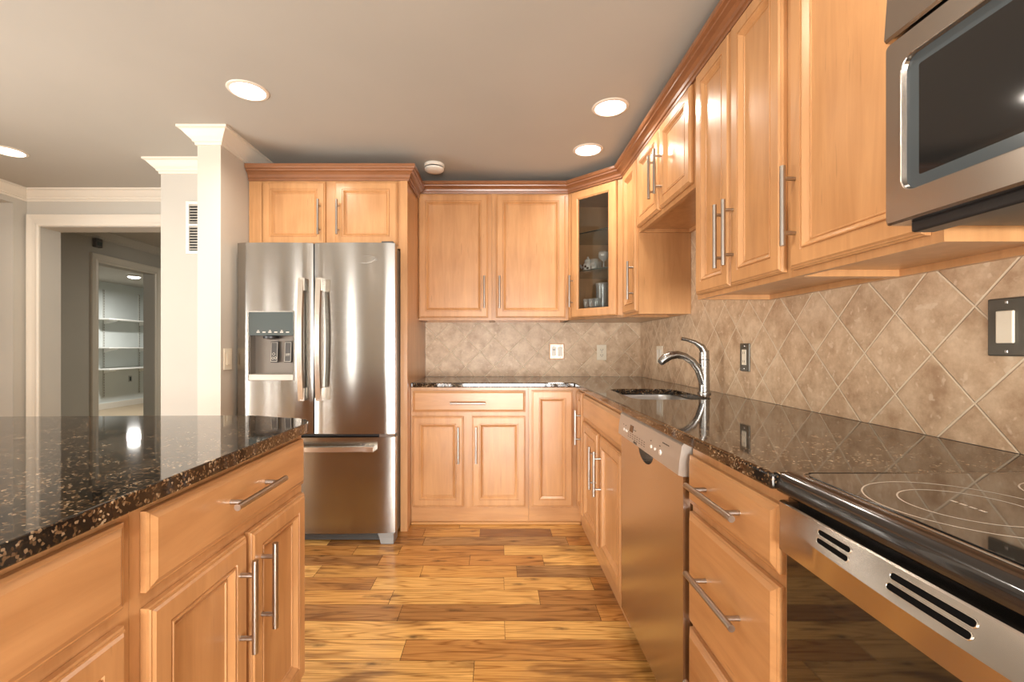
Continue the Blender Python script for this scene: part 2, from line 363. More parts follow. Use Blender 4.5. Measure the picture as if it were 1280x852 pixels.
# floor: planks laid left-right, each with its own tone and grain offset
def build_floor():
    bm = bmesh.new(); tint = bm.loops.layers.float_color.new('tint'); seed = bm.loops.layers.float_color.new('seed')
    LG = (0.70, 0.40, 0.125); GO = (0.60, 0.31, 0.085); OB = (0.50, 0.235, 0.065); BR = (0.38, 0.18, 0.055); DK = (0.23, 0.10, 0.034); YE = (0.76, 0.46, 0.15); GB = (0.40, 0.225, 0.09)
    pal = [LG, GO, GO, OB, BR, LG, GB, YE]
    rows = {  # rows from the back: joints as photo pixels, tones left to right
        0: ([530, 600, 689], [OB, GO, DK, GO]), 1: ([530, 709], [BR, GB, OB]), 2: ([444, 500, 630], [OB, GO, OB, YE]), 3: ([475, 587, 679], [BR, OB, OB, YE]),
        4: ([527, 646], [GO, GO, GB]), 5: ([467, 630, 740], [OB, LG, LG, OB]), 6: ([489, 674, 772], [GO, LG, BR, OB]), 7: ([500, 748], [BR, BR, OB]),
        8: ([631], [LG, LG]), 9: ([504], [LG, OB]), 10: ([592], [LG, GO]), 11: ([470, 690], [GO, LG, BR])}
    x0, x1 = -5.3, 1.25; pw = 0.1205; y_ref = 2.860
    def quad(a, b, c, d, t):
        g = 0.0009; z = 0.0
        vs = [bm.verts.new(p) for p in ((a+g, c+g, z), (b-g, c+g, z), (b-g, d-g, z), (a+g, d-g, z))]
        f = bm.faces.new(vs); j = random.uniform(0.88, 1.1); s = (random.uniform(0, 40), random.uniform(0, 40), 0, 1)
        for lp in f.loops: lp[tint] = (t[0]*j, t[1]*j, t[2]*j, 1); lp[seed] = s
    for r in range(-7, 50):
        yb = y_ref - r*pw; ya = yb - pw; ym = (ya+yb)/2
        if r in rows:
            js, tn = rows[r]; xs = [(p-622)*ym/FPX for p in js]; tn = list(tn)
        else:
            xs = []; tn = []; x = -1.2+random.uniform(0, 0.8); tn.append(random.choice(pal))
            while x < 1.0: xs.append(x); tn.append(random.choice(pal)); x += random.uniform(0.45, 1.15)
        x = xs[0]
        while x > x0: x -= random.uniform(0.5, 1.2); xs.insert(0, max(x, x0)); tn.insert(0, random.choice(pal))
        edges = xs + [x1]
        for a, b, t in zip(edges, edges[1:], tn[1:]): 
            if b-a > 0.01: quad(a, b, ya, yb, t)
    # dark seam bed under the planks, same mesh
    vs = [bm.verts.new(p) for p in ((x0, -3.2, -0.0015), (x1, -3.2, -0.0015), (x1, 3.7, -0.0015), (x0, 3.7, -0.0015))]
    f = bm.faces.new(vs)
    for lp in f.loops: lp[tint] = (0.05, 0.02, 0.008, 1); lp[seed] = (0, 0, 0, 1)
    me = bpy.data.meshes.new('floor'); bm.to_mesh(me); bm.free(); me.materials.append(FLOORM)
    o = bpy.data.objects.new('floor', me); COL.objects.link(o); return struct(o)
build_floor()
k = MB().box((-8.2, 3.69, -0.06), (-0.4, 11, -0.001)); struct(k.build('floor_hall', simple('hall_boards', (0.42, 0.33, 0.22), 0.4)))
k = MB().box((-8.3, -3.2, CZ), (1.3, 11, CZ+0.1)); struct(k.build('ceiling', CEIL))
struct(MB().box((XA, WYB, 0), (WX1+0.15, WYB+0.17, CZ)).build('wall_back', WALLP))
k = MB().box((WX1, -3.0, 0), (WX1+0.15, WYB, CZ)); struct(k.build('wall_right', WALLP))
struct(MB().box((XC, YC, 0), (XA, WYB+0.17, CZ)).build('wall_column', paint('column_white', (0.60, 0.55, 0.475), 0.5)))
struct(MB().box((XR, YR, 0), (XC, WYB+0.17, CZ)).build('wall_return', WALLG))
# wall with the hall doorway
k = MB(); k.box((XL-0.51, WYB, 0), (-3.54, WYB+0.17, CZ)); k.box((-3.54, WYB, 2.07), (-2.35, WYB+0.17, CZ)); k.box((-2.35, WYB, 0), (XR, WYB+0.17, CZ))
struct(k.build('wall_hall_side', WALLG))
# left wall: opening near the far corner, then wall with added unseen windows further towards the camera
k = MB(); k.box((XL-0.15, 3.42, 0), (XL, WYB, CZ)); k.box((XL-0.15, 1.9, 2.225), (XL, 3.42, CZ))
def wall_open(k, spans, a0, a1, zlo, zhi, put):
    e = a0
    for o0, o1 in spans:
        put(k, e, o0, 0, CZ); put(k, o0, o1, 0, zlo); put(k, o0, o1, zhi, CZ); e = o1
    put(k, e, a1, 0, CZ)
LWIN = [(-2.31, -2.19), (-1.56, -1.44), (-0.1, 1.68)]; RWIN = [(-2.80, -2.64), (-0.68, 1.08)]
wall_open(k, LWIN, -3.0, 1.9, 0.06, 2.08, lambda k, a, b, z0, z1: k.box((XL-0.15, a, z0), (XL, b, z1)))
struct(k.build('wall_left', WALLG))
struct(MB().box((-5.4, 1.0, 0), (-5.3, WYB+0.17, CZ)).build('wall_side_room', WALLG))
struct(MB().box((-5.3, 1.75, 0), (XL-0.15, 1.85, CZ)).build('wall_side_room_near', WALLG))
struct(MB().box((-5.3, WYB, 0), (XL-0.51, WYB+0.17, CZ)).build('wall_side_room_far', WALLG))
k = MB(); wall_open(k, RWIN, XL-0.15, WX1+0.15, 0.06, 2.08, lambda k, a, b, z0, z1: k.box((a, -3.15, z0), (b, -3.0, z1)))
struct(k.build('wall_front', WALLG))
def window(i, a, b, z0, z1, axis, c):
    w = 0.05 if b-a > 0.5 else 0.015; k = MB()
    def bx(u0, u1, za, zb): 
        if axis == 'x': k.box((u0, c-0.04, za), (u1, c+0.02, zb))
        else: k.box((c-0.04, u0, za), (c+0.02, u1, zb))
    bx(a, a+w, z0, z1); bx(b-w, b, z0, z1); bx(a, b, z0, z0+w); bx(a, b, z1-w, z1); m = (a+b)/2
    if b-a > 0.5: bx(m-w/2, m+w/2, z0, z1)
    struct(k.build('window_%d' % i, TRIMW))
window(1, *RWIN[1], 0.06, 2.08, 'x', -3.08); window(2, *LWIN[2], 0.06, 2.08, 'y', XL-0.08)  # unseen windows added to hold the fill lamps
window(3, *RWIN[0], 0.06, 2.08, 'x', -3.08); window(4, *LWIN[0], 0.06, 2.08, 'y', XL-0.08); window(5, *LWIN[1], 0.06, 2.08, 'y', XL-0.08)  # narrow windows added only for the refrigerator streaks
# hall beyond the doorway and the lit room beyond it
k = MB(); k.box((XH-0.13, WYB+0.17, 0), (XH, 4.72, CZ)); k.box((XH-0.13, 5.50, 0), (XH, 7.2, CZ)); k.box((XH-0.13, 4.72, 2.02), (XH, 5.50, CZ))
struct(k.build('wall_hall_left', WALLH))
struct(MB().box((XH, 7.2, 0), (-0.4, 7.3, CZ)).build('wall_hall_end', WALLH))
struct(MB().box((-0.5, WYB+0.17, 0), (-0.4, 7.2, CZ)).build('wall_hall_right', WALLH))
struct(MB().box((XF-0.12, 3.9, 0), (XF, 11, CZ)).build('wall_far_left', WALLB))
struct(MB().box((XF, 10.6, 0), (XH-0.13, 10.7, CZ)).build('wall_far_end', WALLB))
struct(MB().box((XF, 3.9, 0), (XH-0.13, 4.0, CZ)).build('wall_far_near', WALLB))
struct(MB().box((XH-0.13, 7.2, 0), (XH, 10.6, CZ)).build('wall_far_right', WALLB))
# crown moulding of the rooms
CR = [(0, CZ-0.085), (0.008, CZ-0.085), (0.010, CZ-0.072), (0.018, CZ-0.068), (0.020, CZ-0.060), (0.034, CZ-0.046), (0.058, CZ-0.018), (0.064, CZ-0.014), (0.072, CZ-0.012), (0.072, CZ), (0, CZ)]
k = MB().sweep([(XA, 3.10), (XA, YC), (XC, YC), (XC, YR), (XR, YR), (XR, WYB), (XL, WYB), (XL, -2.9)], CR, 1)
k2 = k.build('trim_1', TRIMW); struct(k2)
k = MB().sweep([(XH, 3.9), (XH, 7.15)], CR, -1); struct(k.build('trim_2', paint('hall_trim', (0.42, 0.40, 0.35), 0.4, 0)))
# casing of the hall doorway: moulded boards
CAS = [(0, 0), (0, 0.014), (0.012, 0.02), (0.03, 0.016), (0.05, 0.018), (0.07, 0.024), (0.085, 0.026), (0.088, 0.02), (0.088, 0)]
def casing(name, path3, n, out, m):
    """path3: inner edge points; out: per-point outward offset direction; n: wall normal"""
    k = MB(); n = Vector(n); k.loft([[Vector(p)+Vector(o)*a+n*b for a, b in CAS] for p, o in zip(path3, out)]); return struct(k.build(name, m))
y = WYB
casing('trim_3', [(-3.535, y, 0), (-3.535, y, 2.075), (-2.35, y, 2.075), (-2.35, y, 0)], (0, -1, 0), [(-1, 0, 0), (-1, 0, 1), (1, 0, 1), (1, 0, 0)], TRIMW)
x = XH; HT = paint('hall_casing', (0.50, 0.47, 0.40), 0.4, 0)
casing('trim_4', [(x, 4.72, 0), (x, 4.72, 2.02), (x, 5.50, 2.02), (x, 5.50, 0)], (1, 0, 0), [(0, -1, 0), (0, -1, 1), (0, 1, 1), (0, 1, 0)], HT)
struct(MB().box((XF, 4.0, 0), (XF+0.015, 10.6, 0.11)).build('baseboard_far', TRIMW))
# return-air grille on the return wall
g = thing('air_vent', 'white return air grille with dark slots beside the white column', 'vent', (-1.86, YR, 1.745))
k = MB(); k.box((-2.02, YR-0.012, 1.745), (-2.0, YR, 2.085)); k.box((-1.70, YR-0.012, 1.745), (-1.72, YR, 2.085)); k.box((-2.0, YR-0.012, 1.745), (-1.72, YR, 1.765)); k.box((-2.0, YR-0.012, 2.065), (-1.72, YR, 2.085)); k.box((-2.0, YR-0.012, 1.925), (-1.72, YR, 1.94))
k.build('frame', WHITEP, g)
MB().box((-2.0, YR-0.002, 1.765), (-1.72, YR-0.0005, 2.065)).build('backing', INK, g)
for z0, z1 in ((1.765, 1.925), (1.94, 2.065)):
    n = int((z1-z0)/0.0165); k = MB()
    for i in range(n):
        z = z0+(i+0.75)*(z1-z0)/n; k.loft([[(xx, YR-0.003, z), (xx, YR-0.010, z-0.005), (xx, YR-0.010, z-0.0025), (xx, YR-0.003, z+0.0025)] for xx in (-2.0, -1.72)])
    k.build('slats', WHITEP, g)
# alarm box on the hall wall above the far doorway
a = thing('chime_box', 'small dark wall box beside the casing top in the hall', 'box', (XH, 4.75, 2.2))
MB().box((XH, 4.66, 2.17), (XH+0.04, 4.74, 2.26)).build('case', DARKG, a, bevel=0.006); MB().box((XH+0.0401, 4.675, 2.19), (XH+0.044, 4.725, 2.225)).build('grille', SLATE, a)

# ------------------------------------------------------------------ ceiling lamps
def can(loc, label):
    t = thing('recessed_light', label, 'ceiling light', loc, 'recessed ceiling lights')
    x, y, z = loc
    MB().lathe(loc, [(0.074, -0.001), (0.076, -0.006), (0.088, -0.004), (0.092, 0.0), (0.074, 0.0)], 32, False, False).build('trim_ring', simple('lamp_trim', (0.74, 0.66, 0.56), 0.4), t, smooth=True)
    MB().lathe((x, y, z-0.003), [(0.074, 0.002), (0.06, -0.001), (0.03, -0.003), (0.004, -0.0035)], 32, False, True).build('lens', LENS, t, smooth=True)
    return t
def can_lamp(loc, power=None):
    o = area('can_lamp', (loc[0], loc[1], loc[2]-0.012), (0, 0, 0), 0.13, 0.13, power or CAN_POWER, CAN_COL, 'DISK', math.radians(150)); return o
L0 = (-1.177, 2.147, CZ-0.0005)
c0 = can(L0, 'round recessed ceiling light in front of the white column')
can_lamp(L0)
for p, lb in (((0.569, 2.297, CZ-0.0005), 'nearer of two recessed ceiling lights by the right upper cabinets'), ((0.554, 2.79, CZ-0.0005), 'recessed ceiling light nearest the glass door corner cabinet'),
              ((-3.02, 2.81, CZ-0.0005), 'recessed ceiling light at far left, near the hall doorway')):
    dup(c0, p, lb); can_lamp(p, 3.2 if p[0] > 0 else None)
for p in ((-1.18, 0.2, CZ-0.0005), (0.35, 0.75, CZ-0.0005), (-2.9, 0.6, CZ-0.0005), (-1.2, -1.6, CZ-0.0005)):
    dup(c0, p, 'recessed ceiling light over the part of the kitchen out of view'); can_lamp(p)
# far room lamp
t = thing('flush_ceiling_lamp', 'small lit ceiling lamp inside the far shelf room', 'ceiling light', (-6.15, 7.7, CZ))
MB().lathe((-6.15, 7.7, CZ), [(0.095, 0), (0.1, -0.02), (0.09, -0.022), (0.09, 0)], 28, False, False).build('rim', WHITEP, t, smooth=True)
MB().lathe((-6.15, 7.7, CZ), [(0.09, -0.02), (0.075, -0.036), (0.04, -0.047), (0.01, -0.05)], 28, False, True).build('shade', LENSF, t, smooth=True)
MB().lathe((-6.15, 7.7, CZ-0.05), [(0.008, 0), (0.012, -0.012), (0.004, -0.022)], 12).build('finial', DARKG, t, smooth=True)
area('far_room_lamp', (-6.15, 7.7, CZ-0.14), (0, 0, 0), 0.17, 0.17, 42, (1, 0.97, 0.92), 'DISK')
area('hall_fill', (-2.2, 5.4, CZ-0.06), (0, 0, 0), 0.3, 0.3, 26, (1, 0.93, 0.82), 'DISK')  # added fill with no fixture, brightens the hall
# smoke detector
t = thing('smoke_detector', 'round white smoke detector on the ceiling above the back cabinets', 'smoke detector', (-0.42, 3.02, CZ))
MB().lathe((-0.42, 3.02, CZ), [(0.066, 0), (0.068, -0.012), (0.064, -0.018)], 32).build('base', WHITEP, t, smooth=True)
MB().lathe((-0.42, 3.02, CZ-0.019), [(0.056, 0), (0.058, -0.008)], 32).build('slot_band', DARKG, t, smooth=True)
MB().lathe((-0.42, 3.02, CZ-0.027), [(0.064, 0), (0.062, -0.01), (0.05, -0.018), (0.02, -0.02)], 32).build('cap', WHITEP, t, smooth=True)

# ------------------------------------------------------------------ far room shelving
SH = simple('white_shelf', (0.78, 0.78, 0.74), 0.4); STD = simple('shelf_standard_plain', (0.45, 0.45, 0.42), 0.4, 0.4)
def slotted():
    m, nt, b = mat('slotted_standard'); tc = N(nt, 'ShaderNodeTexCoord'); sp = N(nt, 'ShaderNodeSeparateXYZ'); L(nt, tc.outputs['Object'], sp.inputs[0])
    f = math_n(nt, 'FRACT', math_n(nt, 'MULTIPLY', sp.outputs[2], 20.8)); st = math_n(nt, 'MULTIPLY', math_n(nt, 'GREATER_THAN', f, 0.45), math_n(nt, 'LESS_THAN', math_n(nt, 'ABSOLUTE', sp.outputs[1]), 0.005))
    L(nt, mix(nt, st, (0.5, 0.5, 0.46), (0.06, 0.06, 0.055)), b.inputs['Base Color']); b.inputs['Roughness'].default_value = 0.4; return m
STDS = slotted()
for i, yy in enumerate((8.37, 9.2)):
    o = MB().box((XF, yy-0.014, 0.22), (XF+0.014, yy+0.014, 2.2))
    s_ = o.build('shelf_standard', STDS); tag(s_, ('left' if i == 0 else 'right') + ' slotted metal shelf standard on the far room wall', 'shelf rail', 'shelf standards')
for z, lb in ((1.64, 'top'), (1.12, 'middle'), (0.73, 'lowest')):
    t = thing('wall_shelf', lb + ' white shelf on brackets in the far lit room', 'shelf', (XF+0.15, 8.85, z), 'white wall shelves')
    MB().box((XF+0.02, 8.15, z), (XF+0.30, 9.9, z+0.022)).build('board', SH, t, bevel=0.003)
    for yy in (8.37, 9.2):
        MB().loft([[(XF+0.015, yy+d, z-0.07), (XF+0.27, yy+d, z-0.018), (XF+0.27, yy+d, z-0.0005), (XF+0.015, yy+d, z-0.0005)] for d in (-0.006, 0.006)]).build('bracket', SH, t)
t = thing('outlet_plate', 'small grey outlet plate below the shelves in the far room', 'outlet', (XF, 8.98, 0.5))
MB().box((XF, 8.94, 0.46), (XF+0.006, 9.02, 0.58)).build('plate', STD, t, bevel=0.002); MB().box((XF+0.0061, 8.96, 0.48), (XF+0.009, 9.0, 0.56)).build('socket', SLATE, t)

# ------------------------------------------------------------------ refrigerator
FX0, FX1, FY = -1.512, -0.597, 2.63
fr = thing('refrigerator', 'stainless french door refrigerator with water dispenser beside the white column', 'refrigerator', (-1.055, 3.0, 0))
MB().box((FX0+0.008, FY+0.075, 0.03), (FX1-0.008, 3.44, 1.735)).build('case', DARKG, fr, bevel=0.004)
def curved_door(x0, x1, z0, z1, name, m=STEEL, hole=None, parent=fr, bulge=0.012):
    """door with a slightly bowed front; optional rectangular hole (x0,x1,z0,z1)"""
    k = MB(); xs = sorted(set([x0+(x1-x0)*i/14 for i in range(15)] + ([hole[0], hole[1]] if hole else [])))
    zs = [z0, z1] if not hole else [z0, hole[2], hole[3], z1]
    xc = (x0+x1)/2; hw = (x1-x0)/2
    def fy(x): 
        t = abs(x-xc)/hw; r = max(0.0, (t-0.955)/0.045); return FY + bulge*t*t + 0.005*r*r
    bm = k.bm; V = {}
    for i, x in enumerate(xs):
        for j, z in enumerate(zs): V[i, j] = bm.verts.new((x, fy(x), z)); V[i, j, 'b'] = bm.verts.new((x, FY+0.07, z))
    def inh(i, j): return hole and hole[0]-1e-6 <= xs[i] < hole[1]-1e-6 and j == 1
    for i in range(len(xs)-1):
        for j in range(len(zs)-1):
            if inh(i, j): continue
            bm.faces.new([V[i, j], V[i+1, j], V[i+1, j+1], V[i, j+1]]); bm.faces.new([V[i, j, 'b'], V[i, j+1, 'b'], V[i+1, j+1, 'b'], V[i+1, j, 'b']])
    nz = len(zs)-1; nx = len(xs)-1
    for i in range(nx):
        for j in (0, nz): bm.faces.new([V[i, j], V[i+1, j], V[i+1, j, 'b'], V[i, j, 'b']])
    for j in range(nz):
        for i in (0, nx): bm.faces.new([V[i, j], V[i, j+1], V[i, j+1, 'b'], V[i, j, 'b']])
    if hole:
        i0 = xs.index(hole[0]); i1 = xs.index(hole[1])
        for i in range(i0, i1):
            for j in (1, 2): bm.faces.new([V[i, j], V[i+1, j], V[i+1, j, 'b'], V[i, j, 'b']])
        for i in (i0, i1): bm.faces.new([V[i, 1], V[i, 2], V[i, 2, 'b'], V[i, 1, 'b']])
    return k.build(name, m, parent, smooth=True, angle=30)
HX0, HX1, HZ0, HZ1 = -1.438, -1.180, 0.952, 1.343
ld = curved_door(FX0, -1.072, 0.638, 1.745, 'door', hole=(HX0, HX1, HZ0, HZ1))
rd = curved_door(-1.063, FX1, 0.638, 1.745, 'door')
fd = curved_door(FX0, FX1, 0.062, 0.618, 'freezer_drawer', bulge=0.014)
# dispenser
dy = FY+0.004
k = MB(); k.loft([[(HX0-0.006+i*0, dy-0.003, 0), ]] , False, False) if False else None
for a in ((HX0-0.007, HX0, HZ0-0.007, HZ1+0.007), (HX1, HX1+0.007, HZ0-0.007, HZ1+0.007), (HX0, HX1, HZ1, HZ1+0.007)): k.box((a[0], dy-0.004, a[2]), (a[1], dy+0.02, a[3]))
k.build('dispenser_frame', STEEL, ld)
MB().box((HX0, dy-0.003, 1.208), (HX1, dy+0.05, HZ1)).build('dispenser_panel', SLATE, ld, label='slate grey dispenser control panel')
k = MB()
for i in range(6):
    x = HX0+0.045+i*0.034; k.box((x, dy-0.0036, 1.224), (x+0.018, dy-0.0031, 1.230))
    if i % 2 == 0: k.box((x+0.004, dy-0.0036, 1.234), (x+0.015, dy-0.0031, 1.238))
k.build('dispenser_icons', MARKW, ld)
k = MB(); yb = FY+0.066
k.box((HX0, yb, HZ0), (HX1, yb+0.003, 1.208)); k.box((HX0, dy+0.004, HZ0), (HX0+0.004, yb, 1.208)); k.box((HX1-0.004, dy+0.004, HZ0), (HX1, yb, 1.208))
k.build('dispenser_cavity', simple('cavity_grey', (0.19, 0.165, 0.14), 0.3, 0.5), ld)
MB().box((HX0, dy-0.008, HZ0-0.004), (HX1, yb, HZ0+0.032)).build('drip_tray', FASCIA, ld, bevel=0.003)
MB().lathe((HX0+0.115, FY+0.035, 1.192), [(0.02, 0.016), (0.045, 0.012), (0.045, 0.0), (0.012, -0.006)], 16).build('nozzle', BLACKP, ld, smooth=True)
for px in (HX0+0.128, HX0+0.208):
    k = MB(); k.loft([[(px-0.021, FY+0.045, 1.175), (px+0.021, FY+0.045, 1.175), (px+0.021, FY+0.055, 1.175), (px-0.021, FY+0.055, 1.175)], [(px-0.021, FY+0.035, 1.05), (px+0.021, FY+0.035, 1.05), (px+0.021, FY+0.05, 1.05), (px-0.021, FY+0.05, 1.05)]])
    pd = k.build('paddle', DARKG, ld, bevel=0.003)
    k = MB()
    def bar(xa, za, xb, zb, yf=lambda z: FY+0.045-(1.175-z)*0.08-0.0006):
        k.tube([(xa, yf(za), za), (xb, yf(zb), zb)], 0.0011, 6)
    for s_ in (-1, 1): bar(px+s_*0.0175, 1.168, px+s_*0.0175, 1.057)
    bar(px-0.0175, 1.168, px+0.0175, 1.168); bar(px-0.0175, 1.057, px+0.0175, 1.057)
    if px < HX0+0.15:
        for cx, cz, r in ((px-0.003, 1.100, 0.009), (px-0.007, 1.076, 0.008), (px+0.008, 1.078, 0.008)):
            for q in range(4): bar(cx+r*math.cos(q*math.pi/2), cz+r*math.sin(q*math.pi/2), cx+r*math.cos((q+1)*math.pi/2), cz+r*math.sin((q+1)*math.pi/2))
    else:
        for zz in (1.1005, 1.097, 1.091): bar(px-0.012, zz, px+0.012, zz+0.002)
    k.build('paddle_marks', MARKW, pd)
# door handles: bowed flat bars on end blocks
def fhandle(parent, xc, z0, z1):
    k = MB(); rings = []
    for i in range(13):
        t = i/12; z = z0+(z1-z0)*t; o = 0.036+0.024*math.sin(math.pi*t); w = 0.019
        rings.append([(xc-w, FY-o, z), (xc-w*0.75, FY-o-0.013, z), (xc+w*0.75, FY-o-0.013, z), (xc+w, FY-o, z), (xc+w*0.6, FY-o+0.008, z), (xc-w*0.6, FY-o+0.008, z)])
    k.loft(rings)
    for za, zb in ((z0, z0+0.075), (z1-0.075, z1)): k.box((xc-0.004, FY-0.05, za+0.002), (xc+0.022, FY+0.012, zb-0.002))
    return k.build('handle', HANDLE, parent, smooth=True, angle=25)
fhandle(ld, -1.117, 0.835, 1.535); fhandle(rd, -1.018, 0.835, 1.535)
k = MB(); rings = []
for i in range(13):
    t = i/12; x = -1.405+0.70*t; o = 0.034+0.022*math.sin(math.pi*t); z = 0.562; w = 0.018
    rings.append([(x, FY-o, z-w), (x, FY-o-0.012, z-w*0.75), (x, FY-o-0.012, z+w*0.75), (x, FY-o, z+w), (x, FY-o+0.008, z+w*0.6), (x, FY-o+0.008, z-w*0.6)])
k.loft(rings)
for xa, xb in ((-1.405, -1.34), (-0.77, -0.705)): k.box((xa+0.002, FY-0.05, 0.545), (xb-0.002, FY+0.012, 0.572))
k.build('handle', HANDLE, fd, smooth=True, angle=25)
MB().box((FX0+0.01, FY+0.02, 0.622), (FX1-0.02, FY+0.06, 0.635)).build('gasket', BLACKP, fr)
MB().box((-1.0715, FY+0.02, 0.64), (-1.0635, FY+0.06, 1.742)).build('gasket', BLACKP, fr)
MB().box((FX1-0.09, FY+0.012, 0.619), (FX1-0.008, FY+0.06, 0.636)).build('hinge', CHROME, fr)
k = MB(); k.box((FX0+0.03, FY+0.05, 0.008), (FX1-0.10, FY+0.09, 0.058))
for i in range(4): k.box((FX0+0.04, FY+0.044, 0.014+i*0.011), (FX1-0.11, FY+0.05, 0.019+i*0.011))
k.build('kick_grille', DARKG, fr)
GREYF = simple('foot_grey', (0.22, 0.215, 0.205), 0.4)
for xa in (FX1-0.10, FX0+0.01):
    MB().loft([[(xa, FY+0.02, 0.03), (xa+0.095, FY+0.02, 0.03), (xa+0.095, FY+0.02, 0.061), (xa, FY+0.02, 0.061)], [(xa+0.012, FY+0.02, 0.0), (xa+0.095, FY+0.02, 0.0), (xa+0.095, FY+0.02, 0.03), (xa, FY+0.02, 0.03)]], True, True) if False else None
    MB().loft([[(xa+d, yy, 0.061) for d, yy in ((0, FY+0.01), (0.095, FY+0.01), (0.095, FY+0.11), (0, FY+0.11))], [(xa+d, yy, 0.035) for d, yy in ((0.01, FY+0.01), (0.095, FY+0.01), (0.095, FY+0.11), (0.01, FY+0.11))],
               [(xa+d, yy, 0.0) for d, yy in ((0.02, FY+0.005), (0.095, FY+0.005), (0.095, FY+0.11), (0.02, FY+0.11))]]).build('foot', GREYF, fr, bevel=0.004)
MB().box((-0.68, FY+0.03, 1.7455), (-0.61, FY+0.14, 1.760)).build('hinge_cover', DARKG, fr, bevel=0.004)
lg = text_mesh('Whirlpool', 'logo_text', CHROME, rd, (-0.762, FY+0.0025, 1.651), (1, 0, 0), (0, 0, 1), 0.033, 0.0012)
k = MB(); pts = []
for i in range(33):
    a = math.radians(-200+i*11.5); pts.append((-0.758+0.052*math.cos(a), FY+0.0015, 1.648+0.021*math.sin(a)+0.006*math.cos(a)))
k.tube(pts, [0.0004+0.0014*math.sin(math.pi*i/32) for i in range(33)], 6); k.build('logo_swoosh', CHROME, rd, smooth=True)

# ------------------------------------------------------------------ cabinet over the refrigerator with its tall side panel
fc = thing('refrigerator_cabinet', 'maple cabinet over the refrigerator with tall side panel', 'cabinet', (-1.05, 3.1, 0))
MB().box((-1.540, 2.84, 1.75), (-0.602, 3.5105, 2.18)).build('body', WV, fc)
k = MB(); k.box((-1.540, 2.82, 1.75), (-1.46, 2.84, 2.18)); k.box((-1.46, 2.82, 1.75), (-0.602, 2.84, 1.778)); k.box((-1.46, 2.82, 2.155), (-0.602, 2.84, 2.18)); k.box((-1.075, 2.82, 1.778), (-0.99, 2.84, 2.155)); k.box((-0.63, 2.82, 1.778), (-0.602, 2.84, 2.155))
k.build('face_frame', WV, fc)
MB().box((-0.601, 2.815, 0.001), (-0.558, 3.5105, 2.19)).build('side_panel', WV, fc)
u = (1, 0, 0); n = (0, -1, 0)
door(fc, (-1.450, 2.82, 1.772), u, n, 0.388, 0.388, (0.356, 0.055, 0.268)); door(fc, (-1.004, 2.82, 1.772), u, n, 0.388, 0.388, (0.024, 0.055, 0.268))
CP = [(0, 0), (0.010, 0), (0.012, 0.014), (0.018, 0.018), (0.021, 0.034), (0.031, 0.046), (0.046, 0.054), (0.048, 0.062), (0.058, 0.066), (0.062, 0.074), (0.062, 0.092), (0, 0.092)]
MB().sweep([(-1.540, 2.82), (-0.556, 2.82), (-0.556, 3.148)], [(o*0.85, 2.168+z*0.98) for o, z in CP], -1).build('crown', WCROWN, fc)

# ------------------------------------------------------------------ back run: uppers
UZ0, UZ1, UY, UX = 1.33, 2.235, 3.215, 0.805
def ubody(parent, x0, x1, y0, y1, face, z0=UZ0, z1=UZ1):
    """closed wall cabinet: carcass with a recessed underside and a lip all round"""
    k = MB(); k.box((x0, y0, z0+0.018), (x1, y1, z1))
    t = 0.018; zt = z0+0.018
    k.box((x0, y0, z0), (x0+t, y1, zt)); k.box((x1-t, y0, z0), (x1, y1, zt)); k.box((x0+t, y0, z0), (x1-t, y0+t, zt)); k.box((x0+t, y1-t, z0), (x1-t, y1, zt))
    return k.build('body', WV, parent)
g = 0.0008
c1 = thing('wall_cabinet', 'single door maple wall cabinet beside the refrigerator panel', 'cabinet', (-0.3, 3.4, UZ0), 'maple wall cabinets')
ubody(c1, -0.557+g, -0.040-g, UY, 3.5105, 'y'); door(c1, (-0.555, UY, 1.347), u, n, 0.488, 0.868, (0.462, 0.065, 0.29))
c2 = thing('wall_cabinet', 'single door maple wall cabinet between its twin and the glass cabinet', 'cabinet', (0.23, 3.4, UZ0), 'maple wall cabinets')
ubody(c2, -0.040+g, 0.4985, UY, 3.5105, 'y'); door(c2, (-0.012, UY, 1.347), u, n, 0.49, 0.868, (0.026, 0.065, 0.29))
# ------------------------------------------------------------------ diagonal corner cabinet with glass door
gc = thing('corner_glass_cabinet', 'diagonal maple corner wall cabinet with glass door and glass shelves', 'cabinet', (0.8, 3.25, UZ0))
A = Vector((0.50, UY, 0)); B = Vector((UX, 2.91, 0)); ud = (B-A).normalized(); nd = Vector((-ud.y*-1, ud.x*-1, 0)); nd = Vector((-1, -1, 0)).normalized()
WD = (B-A).length
pent = [(0.50, UY), (UX, 2.91), (1.1005, 2.91), (1.1005, 3.5105), (0.50, 3.5105)]
k = MB(); k.poly_prism([pent], UZ0, UZ0+0.018); k.poly_prism([pent], UZ1-0.018, UZ1)
k.box((0.50, UY+0.002, UZ0), (0.515, 3.5105, UZ1)); k.box((0.515, 3.50, UZ0), (1.1005, 3.5105, UZ1)); k.box((1.09, 2.925, UZ0), (1.1005, 3.50, UZ1)); k.box((UX+0.002, 2.91, UZ0), (1.1005, 2.925, UZ1))
k.build('body', WIN, gc)
def slab(k, a0, a1, b0, b1, c0, c1):
    k.loft([[A+ud*a+nd*c+Zv*b for a, b in ((a0, b0), (a1, b0), (a1, b1), (a0, b1))] for c in (c0, c1)])
k = MB(); slab(k, 0, 0.045, UZ0, UZ1, -0.018, 0.0); slab(k, WD-0.045, WD, UZ0, UZ1, -0.018, 0); slab(k, 0.045, WD-0.045, UZ0, UZ0+0.03, -0.018, 0); slab(k, 0.045, WD-0.045, UZ1-0.03, UZ1, -0.018, 0)
k.build('face_frame', WV, gc)
d0, d1 = 0.035, WD-0.043; dz0, dz1 = 1.347, 2.215
